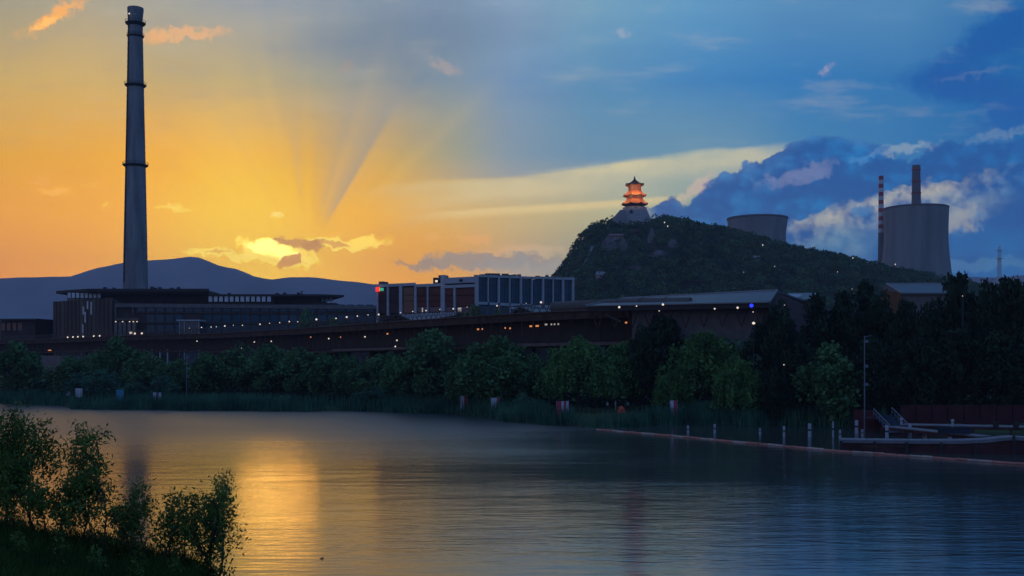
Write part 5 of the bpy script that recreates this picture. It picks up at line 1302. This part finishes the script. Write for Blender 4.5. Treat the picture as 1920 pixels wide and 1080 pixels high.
# ------------------------------------------------------------------ trees
def crown_pts(kind, seed, H, Rr):
    r = np.random.RandomState(seed); pts = []; cls = []
    if kind == 'willow':
        K = 44
        for k in range(K):
            a = r.uniform(0, 2 * math.pi); q = math.sqrt(r.uniform(.0, 1)); rad = q * Rr * .86
            zt = H * (.965 - .42 * q ** 2.2) + r.uniform(-.05, .02) * H
            cls.append((rad * math.cos(a), rad * math.sin(a), zt - H * .07, Rr * r.uniform(.20, .32)))
        for cx, cy, cz, cr in cls:
            n = 26; dlt = r.normal(size=(n, 3)); dlt /= np.linalg.norm(dlt, axis=1)[:, None]; dlt[:, 2] *= .6
            pts.append(np.array([cx, cy, cz]) + dlt * cr * r.uniform(.5, 1, (n, 1)))
            for s_ in range(9):       # hanging strands
                a = r.uniform(0, 2 * math.pi); L = H * r.uniform(.2, .72); m_ = int(L / .42); rr = cr * r.uniform(.3, 1)
                z = cz - np.arange(m_) * .42; out = 1 + .02 * np.arange(m_)
                strand = np.stack([np.full(m_, cx + rr * math.cos(a)) * out, np.full(m_, cy + rr * math.sin(a)) * out, z], 1) + r.normal(size=(m_, 3)) * .09
                pts.append(strand[z > H * (.17 + .1 * r.rand())])
    elif kind == 'conifer':
        for k in range(46):
            q = r.uniform(0, 1) ** .8; z = H * (.16 + .84 * q); rad = Rr * (1 - q) ** .62 * r.uniform(.55, 1.05) * (.8 + .35 * math.sin(q * 19 + seed))
            a = r.uniform(0, 2 * math.pi); cls.append((rad * math.cos(a), rad * math.sin(a), z, Rr * r.uniform(.16, .28)))
        for cx, cy, cz, cr in cls:
            n = 80; dlt = r.normal(size=(n, 3)) * [1, 1, .55]; pts.append(np.array([cx, cy, cz]) + dlt * cr * .6)
    else:
        K = 56
        for k in range(K):
            v = r.normal(size=3); v /= np.linalg.norm(v); q = r.uniform(.35, 1) ** .7
            cz = H * (.54 + .41 * v[2] * q); wid = math.sqrt(max(.05, 1 - ((cz / H - .48) / .56) ** 2))
            cls.append((v[0] * Rr * .82 * q * wid * 1.15, v[1] * Rr * .82 * q * wid * 1.15, cz, Rr * r.uniform(.18, .34)))
        for cx, cy, cz, cr in cls:
            n = 78; dlt = r.normal(size=(n, 3)); dlt /= np.linalg.norm(dlt, axis=1)[:, None]
            pts.append(np.array([cx, cy, cz]) + dlt * cr * r.uniform(.55, 1.08, (n, 1)))
    return np.concatenate(pts), cls
def proto(kind, seed, H, Rr, mat, size, name):
    root = empty(name); pts, cls = crown_pts(kind, seed, H, Rr); r = np.random.RandomState(seed + 100)
    v, f = leaf_quads(pts, size, .5 if kind == 'willow' else .65, droop=.5 if kind == 'willow' else 0., r=r)
    np_mesh('crown', v, f, mat, root)
    m1 = MB(); fork = H * (.34 if kind != 'conifer' else .9); lean = r.uniform(-.03, .03) * H
    top = Vector((lean, 0, fork)); m1.tube((0, 0, -.4), (0, 0, .3), H * .034, H * .024, 8, cap=False); m1.tube((0, 0, .3), top, H * .024, H * (.017 if kind != 'conifer' else .004), 8, cap=False)
    for cx, cy, cz, cr in cls[::3]:
        c = Vector((cx, cy, cz)); 
        if kind == 'conifer': base = Vector((lean * cz / fork * .8, 0, max(H * .12, cz - cr * .4))); m1.tube(base, c, H * .004, H * .002, 4, cap=False)
        else:
            mid = top.lerp(c, .5) + Vector((0, 0, H * .03)); m1.tube(top, mid, H * .010, H * .006, 5, cap=False); m1.tube(mid, c, H * .006, H * .002, 4, cap=False)
    m1.build('trunk', M['bark'], root, smooth=True)
    root['H'] = H; root['R'] = Rr
    return root
protos = {
 'willow': [proto('willow', 1, 12, 5.2, M['leaf_willow'], .62, 'willow_tree'), proto('willow', 2, 12, 5.2, M['leaf_willow'], .62, 'willow_tree'), proto('willow', 5, 12, 5.2, M['leaf_willow'], .62, 'willow_tree')],
 'round': [proto('round', 11, 12, 5, M['leaf_mid'], .66, 'broadleaf_tree'), proto('round', 12, 12, 5, M['leaf_mid'], .66, 'broadleaf_tree'), proto('round', 13, 12, 5, M['leaf_mid'], .66, 'broadleaf_tree')],
 'blue': [proto('round', 21, 9, 4, M['leaf_blue'], .52, 'broadleaf_tree'), proto('round', 22, 9, 4, M['leaf_blue'], .52, 'broadleaf_tree')],
 'dark': [proto('round', 31, 16, 6, M['leaf_dark'], .8, 'dark_tree'), proto('round', 32, 16, 6, M['leaf_dark'], .8, 'dark_tree'), proto('conifer', 33, 18, 5, M['leaf_dark'], .75, 'pine_tree'), proto('conifer', 34, 18, 5, M['leaf_dark'], .75, 'pine_tree')],
}
used = set()
G1 = 'willows and round trees on the lake shore'; G2 = 'dull green trees on the left shore'; G3 = 'bluish small trees close to the left shore'
def tree(kind, px, ytop, hw, d, label, group, var=None):
    pr = protos[kind]; k = (int(px * 7 + d) if var is None else var) % len(pr); p = pr[k]
    key = (kind, k); o = p if key not in used else copy_tree(p); used.add(key)
    hw *= 1.18 if group in (G1, G2, G3) else 1.; zb = bank_z(px, d) - .1; H = Z(ytop, d) - zb; r_ = hw * d / F
    o.location = PT(px, d, zb); sxy = r_ / p['R'] / .98; o.scale = (sxy, sxy, H / p['H'] / .99); o.rotation_euler = (0, 0, (px * 1.37) % 6.28)
    tag(o, label, 'tree', group)
G1 = 'willows and round trees on the lake shore'
for a in (
 ('round', 812, 618, 56, 200, 'tall dull green tree standing in front of the walkway at picture centre', 0), ('round', 768, 640, 34, 206, 'narrower dull tree against the left side of the tall central one'), ('round', 925, 631, 60, 182, 'broad rounded tree whose top reaches the lit orange windows'),
 ('round', 868, 668, 34, 190, 'small crown in the gap between the tall central tree and the broad one'), ('round', 1000, 668, 36, 190, 'low dark tree below the pink edge of the lower deck'),
 ('willow', 1085, 622, 60, 170, 'bright willow above the broadest banner, left of two trunks', 0), ('willow', 1168, 634, 46, 176, 'willow behind the orange tent, second of the bright ones', 1), ('willow', 1222, 640, 44, 181, 'rear willow filling the gap between two bright ones'),
 ('willow', 1322, 612, 72, 171, 'biggest brightest willow hanging down to the grass', 2), ('willow', 1262, 690, 30, 167, 'low drooping willow on the left foot of the biggest willow', 0), ('willow', 1385, 664, 42, 158, 'darker drooping willow on the right flank of the biggest willow', 1),
 ('round', 1560, 645, 62, 152, 'low rounded tree left of the slender lamp post', 1), ('round', 30, 640, 48, 250, 'light green tree cut by the left edge of the photo above the shore')): tree(*a[:5], a[5], G1, *a[6:])
G2 = 'dull green trees on the left shore'
lefts = [(140, 668, 44, 244, 'dark tree under the left row of deck lamps'), (222, 634, 46, 262, 'tallest of the left trees, right under the lit entrance'), (276, 664, 38, 248, 'tree right beneath the white shelter roof'), (330, 672, 36, 240, 'tree left of the slim lamp post on the left shore'),
 (392, 660, 42, 238, 'tree right of the slim lamp post on the left shore'), (446, 648, 42, 240, 'tree below the first lamps of the truss railing'), (505, 645, 44, 236, 'tree behind the group of four people'), (560, 652, 42, 232, 'tree right of the group of four people'),
 (612, 662, 38, 228, 'tree left of the pale lower deck strip'), (662, 672, 34, 224, 'low tree under the pale lower deck strip'), (706, 664, 40, 218, 'tree right of the slim post under the walkway'), (742, 672, 32, 212, 'small tree at the right end of the left shore row')]
for px, y, hw, d, l in lefts: tree('round', px, y, hw, d, l, G2)
G3 = 'bluish small trees close to the left shore'
for px, y, hw, d, l in ((196, 694, 30, 226, 'bluish bushy tree behind the cyan banner'), (308, 702, 24, 220, 'bluish bushy tree above the white barred banner'), (250, 716, 24, 219, 'smallest bluish tree between the cyan and white banners'), (150, 700, 26, 234, 'bluish tree above the pair of pale banners'), (96, 694, 30, 252, 'bluish tree between the grey wall and the left water inlet'), (700, 724, 26, 206, 'round grey green bush tree at the shore bend'), (985, 738, 20, 168, 'small bush tree between the two right banners')): tree('blue', px, y, hw, d, l, G3)
G4 = 'trees rising behind the walkway'
for px, y, hw, d, l in ((582, 588, 42, 305, 'green treetop before the brown building, left one of two'), (630, 597, 32, 303, 'green treetop before the brown building, right one of two'), (888, 574, 36, 246, 'treetop hiding the foot of the framed building, left one'), (930, 582, 30, 243, 'treetop hiding the foot of the framed building, right one'), (1085, 573, 30, 236, 'dark treetop at the left tip of the long sloping roof'), (1050, 580, 20, 240, 'small treetop left of the long sloping roof')): tree('round', px, y, hw, d, l, G4)
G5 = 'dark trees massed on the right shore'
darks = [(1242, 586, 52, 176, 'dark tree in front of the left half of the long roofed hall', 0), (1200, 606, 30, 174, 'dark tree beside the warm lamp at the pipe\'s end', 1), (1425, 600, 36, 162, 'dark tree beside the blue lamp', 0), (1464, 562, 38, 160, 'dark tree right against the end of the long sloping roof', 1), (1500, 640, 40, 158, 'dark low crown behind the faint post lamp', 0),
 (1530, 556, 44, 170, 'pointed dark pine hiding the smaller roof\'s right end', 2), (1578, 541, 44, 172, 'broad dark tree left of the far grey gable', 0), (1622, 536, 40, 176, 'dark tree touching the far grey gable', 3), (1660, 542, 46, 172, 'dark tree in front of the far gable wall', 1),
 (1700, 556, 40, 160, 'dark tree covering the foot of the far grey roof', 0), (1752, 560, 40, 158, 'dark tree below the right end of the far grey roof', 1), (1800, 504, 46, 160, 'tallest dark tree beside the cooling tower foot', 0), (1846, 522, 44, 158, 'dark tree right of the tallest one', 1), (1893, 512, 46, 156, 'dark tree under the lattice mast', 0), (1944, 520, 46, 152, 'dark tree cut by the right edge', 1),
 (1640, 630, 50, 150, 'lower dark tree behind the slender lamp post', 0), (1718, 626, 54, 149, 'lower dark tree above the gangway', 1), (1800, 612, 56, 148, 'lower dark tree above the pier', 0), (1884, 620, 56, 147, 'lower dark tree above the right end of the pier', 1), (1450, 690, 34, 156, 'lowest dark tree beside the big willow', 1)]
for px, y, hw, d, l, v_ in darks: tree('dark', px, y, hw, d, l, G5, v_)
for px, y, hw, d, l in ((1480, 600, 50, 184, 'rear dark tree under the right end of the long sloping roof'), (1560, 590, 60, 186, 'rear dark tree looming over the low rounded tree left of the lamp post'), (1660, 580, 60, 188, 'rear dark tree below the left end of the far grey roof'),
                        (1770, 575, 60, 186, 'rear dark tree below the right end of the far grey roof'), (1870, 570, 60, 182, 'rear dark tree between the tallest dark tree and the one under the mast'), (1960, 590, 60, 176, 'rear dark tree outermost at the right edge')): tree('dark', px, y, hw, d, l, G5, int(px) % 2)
for px, y, hw, d, l in ((180, 664, 46, 285, 'shadowed rear tree right below the last of the left deck lamps'), (300, 672, 46, 280, 'shadowed rear tree below the white curved shelter roof'), (420, 668, 46, 275, 'shadowed rear tree below the first lamps of the truss rail'),
                        (540, 664, 46, 262, 'shadowed rear tree under the walkway behind the four people'), (650, 668, 46, 250, 'shadowed rear tree at the left end of the pale lower deck strip'), (740, 660, 40, 232, 'shadowed rear tree beside the two stacked lower deck lamps'),
                        (970, 660, 40, 205, 'shadowed rear tree below the row of orange lit windows'), (1040, 665, 40, 200, 'shadowed rear tree below the row of white lit windows')): tree('round', px, y, hw, d, l, 'rear trees under the walkway')

# low growth under the trees of the far bank
up_ = []
while len(up_) < 34000:
    px = rnd.uniform(-40, 1960); o_ = rnd.uniform(6, 60) ** 1.; d = shore(px) + o_
    if 1040 < px < 1300 and o_ < 30: continue
    if 270 < px < 700 and 13 < o_ < 21: continue
    h = (1.6 if px < 1500 else 3.4) * (1 if o_ < 26 else 2.2) * (.5 + .5 * math.sin(px * .09 + o_ * .7) ** 2)
    up_.append((X(px, d), d, bank_z(px, d) + rnd.uniform(0, h)))
v, f = leaf_quads(np.array(up_), .7, .7)
tag(np_mesh('undergrowth', v, f, M['leaf_dark']), kind='stuff')

# ------------------------------------------------------------------ saplings and shrubs on the near bank
def sapling(name, stems, label, leafn=3, size=.075, dens=1., seed=0, droop=.35):
    """stems: [(x, y, height, spread, lean_x)] world positions"""
    r = random.Random(seed); root = tag(empty(name, (stems[0][0], stems[0][1], near_z(stems[0][0], stems[0][1]))), label, 'shrub')
    m1 = MB(); lv = []; ld = []
    def twig(p, d_, L, rad, lvl):
        nonlocal m1
        n = max(2, int(L / .16)); q = Vector(p); dirv = Vector(d_)
        for i in range(n):
            dirv = (dirv + Vector((r.uniform(-.16, .16), r.uniform(-.16, .16), r.uniform(-.10, .12) - (.05 if lvl > 1 else 0)))).normalized()
            nx = q + dirv * (L / n); rr = rad * (1 - .75 * i / n); m1.tube(q, nx, rr, rad * (1 - .75 * (i + 1) / n), 5 if lvl == 0 else 3, cap=False)
            if lvl >= 2 or (lvl == 1 and i > n * .35):
                for _ in range(max(1, int(round(leafn * dens)))):
                    o = Vector((r.gauss(0, 1), r.gauss(0, 1), r.gauss(0, 1) - .3)).normalized(); lv.append(q.lerp(nx, r.random()) + o * size * r.uniform(.4, 3.0))
            if lvl < 3 and (i > n * (.28 if lvl == 0 else .15)):
                for _ in range(2 if lvl == 0 else 1):
                    if r.random() < (.95 if lvl == 0 else .72):
                        a = r.uniform(0, 6.283); up = r.uniform(.25, .9)
                        nd = (Vector((math.cos(a), math.sin(a), up)) + dirv * .7).normalized()
                        frac = 1 - i / n; twig(nx, nd, (sp_ * (.35 + .75 * frac) if lvl == 0 else L * r.uniform(.35, .6)), rad * .45, lvl + 1)
            q = nx
    for sx, sy, h, sp_, lx in stems:
        zb = near_z(sx, sy) - .1; m1 = MB(); twig((sx, sy, zb), Vector((lx, 0, 1)).normalized(), h, .018 + h * .006, 0)
        rel(m1.build('stem', M['bark_near'], None), root)
    v, f = leaf_quads(np.array([tuple(p) for p in lv]), size, .34, droop=droop, r=np.random.RandomState(seed))
    rel(np_mesh('leaves', v, f, M['leaf_near']), root)
    return len(lv)
def gp_(px, d): return X(px, d), d
def H_(px, d, ytop): return Z(ytop, d) - near_z(X(px, d), d)
nl = 0
nl += sapling('shrub_tree', [(*gp_(60, 23), H_(60, 23, 785), 1.0, .03), (*gp_(15, 23), H_(15, 23, 800), .95, -.05), (*gp_(110, 22.6), H_(110, 22.6, 825), .8, .05), (*gp_(140, 22.4), H_(140, 22.4, 885), .6, .07), (*gp_(-40, 23), H_(-40, 23, 810), .9, -.05), (*gp_(85, 22), H_(85, 22, 930), .6, .03), (*gp_(35, 22), H_(35, 22, 920), .6, .0), (*gp_(75, 22.4), H_(75, 22.4, 850), .8, .02), (*gp_(5, 22), H_(5, 22, 880), .8, .02), (*gp_(125, 22), H_(125, 22, 960), .6, .05)], 'largest leafy shrub filling the lower left corner', seed=3, leafn=21, size=.105)
nl += sapling('sapling', [(*gp_(187, 22), H_(187, 22, 885), .42, .02), (*gp_(181, 22.2), H_(181, 22.2, 940), .35, -.12)], 'thin sparse sapling with bare stem between the big shrub and the chimney reflection', leafn=2, seed=5)
nl += sapling('shrub_tree', [(*gp_(232, 22.2), H_(232, 22.2, 940), .42, -.03), (*gp_(275, 22.4), H_(275, 22.4, 925), .5, 0), (*gp_(322, 22.4), H_(322, 22.4, 935), .45, .04), (*gp_(252, 21.8), H_(252, 21.8, 965), .42, 0), (*gp_(300, 21.9), H_(300, 21.9, 975), .42, 0)], 'middle shrub growing over the chimney reflection', leafn=17, seed=8, size=.10)
nl += sapling('shrub_tree', [(*gp_(386, 22.8), H_(386, 22.8, 880), .5, .01), (*gp_(405, 22.9), H_(405, 22.9, 885), .5, .05), (*gp_(372, 22.6), H_(372, 22.6, 925), .45, -.04), (*gp_(418, 22.8), H_(418, 22.8, 930), .5, .16), (*gp_(398, 22.5), H_(398, 22.5, 930), .5, .0), (*gp_(360, 22.6), H_(360, 22.6, 975), .45, -.05)], 'rightmost slender shrub beside the golden reflection', leafn=14, seed=9, size=.10)
open('/tmp/nl','w').write(str(nl))

# low weeds and seedlings on the crest of the near bank
wp_ = []
while len(wp_) < 15000:
    px = rnd.uniform(-60, 425) ; d = rnd.uniform(19.5, 23.6); z0 = near_z(X(px, d), d)
    h = .75 * (.25 + .75 * (math.sin(px * .043) * math.sin(px * .017 + d * 1.3)) ** 2)
    wp_.append((X(px, d), d, z0 + rnd.random() ** 1.3 * h))
v, f = leaf_quads(np.array(wp_), .10, .36, droop=.1)
tag(np_mesh('weeds', v, f, M['leaf_near']), kind='stuff')

# small floating twig on the water
m1 = MB(); dd = CH * F / (1048 - HY); m1.tube(PT(601, dd, .01), PT(607, dd + .15, .03), .03, .015, 5); m1.tube(PT(604, dd, .01), PT(605, dd - .1, .09), .012, .006, 4)
tag(m1.build('floating_twig', M['bark']), 'tiny dark twig floating alone on the near water', 'twig')

# ------------------------------------------------------------------ haze
hz = MB(); hz.add([(-5100, -320, -2.7), (5100, -320, -2.7), (5100, 5100, -2.7), (-5100, 5100, -2.7), (-5100, -320, 520), (5100, -320, 520), (5100, 5100, 520), (-5100, 5100, 520)],
                  [(3, 2, 1, 0), (4, 5, 6, 7), (0, 1, 5, 4), (1, 2, 6, 5), (2, 3, 7, 6), (3, 0, 4, 7)])
hm = bpy.data.materials.new('haze'); hm.use_nodes = True; ht = hm.node_tree
for n in list(ht.nodes): ht.nodes.remove(n)
vo = ht.nodes.new('ShaderNodeVolumePrincipled'); vo.inputs['Color'].default_value = (.78, .84, 1.0, 1); vo.inputs['Density'].default_value = 1.3e-4; vo.inputs['Anisotropy'].default_value = 0.
ho = ht.nodes.new('ShaderNodeOutputMaterial'); ht.links.new(vo.outputs[0], ho.inputs['Volume'])
tag(hz.build('haze', hm), kind='stuff')
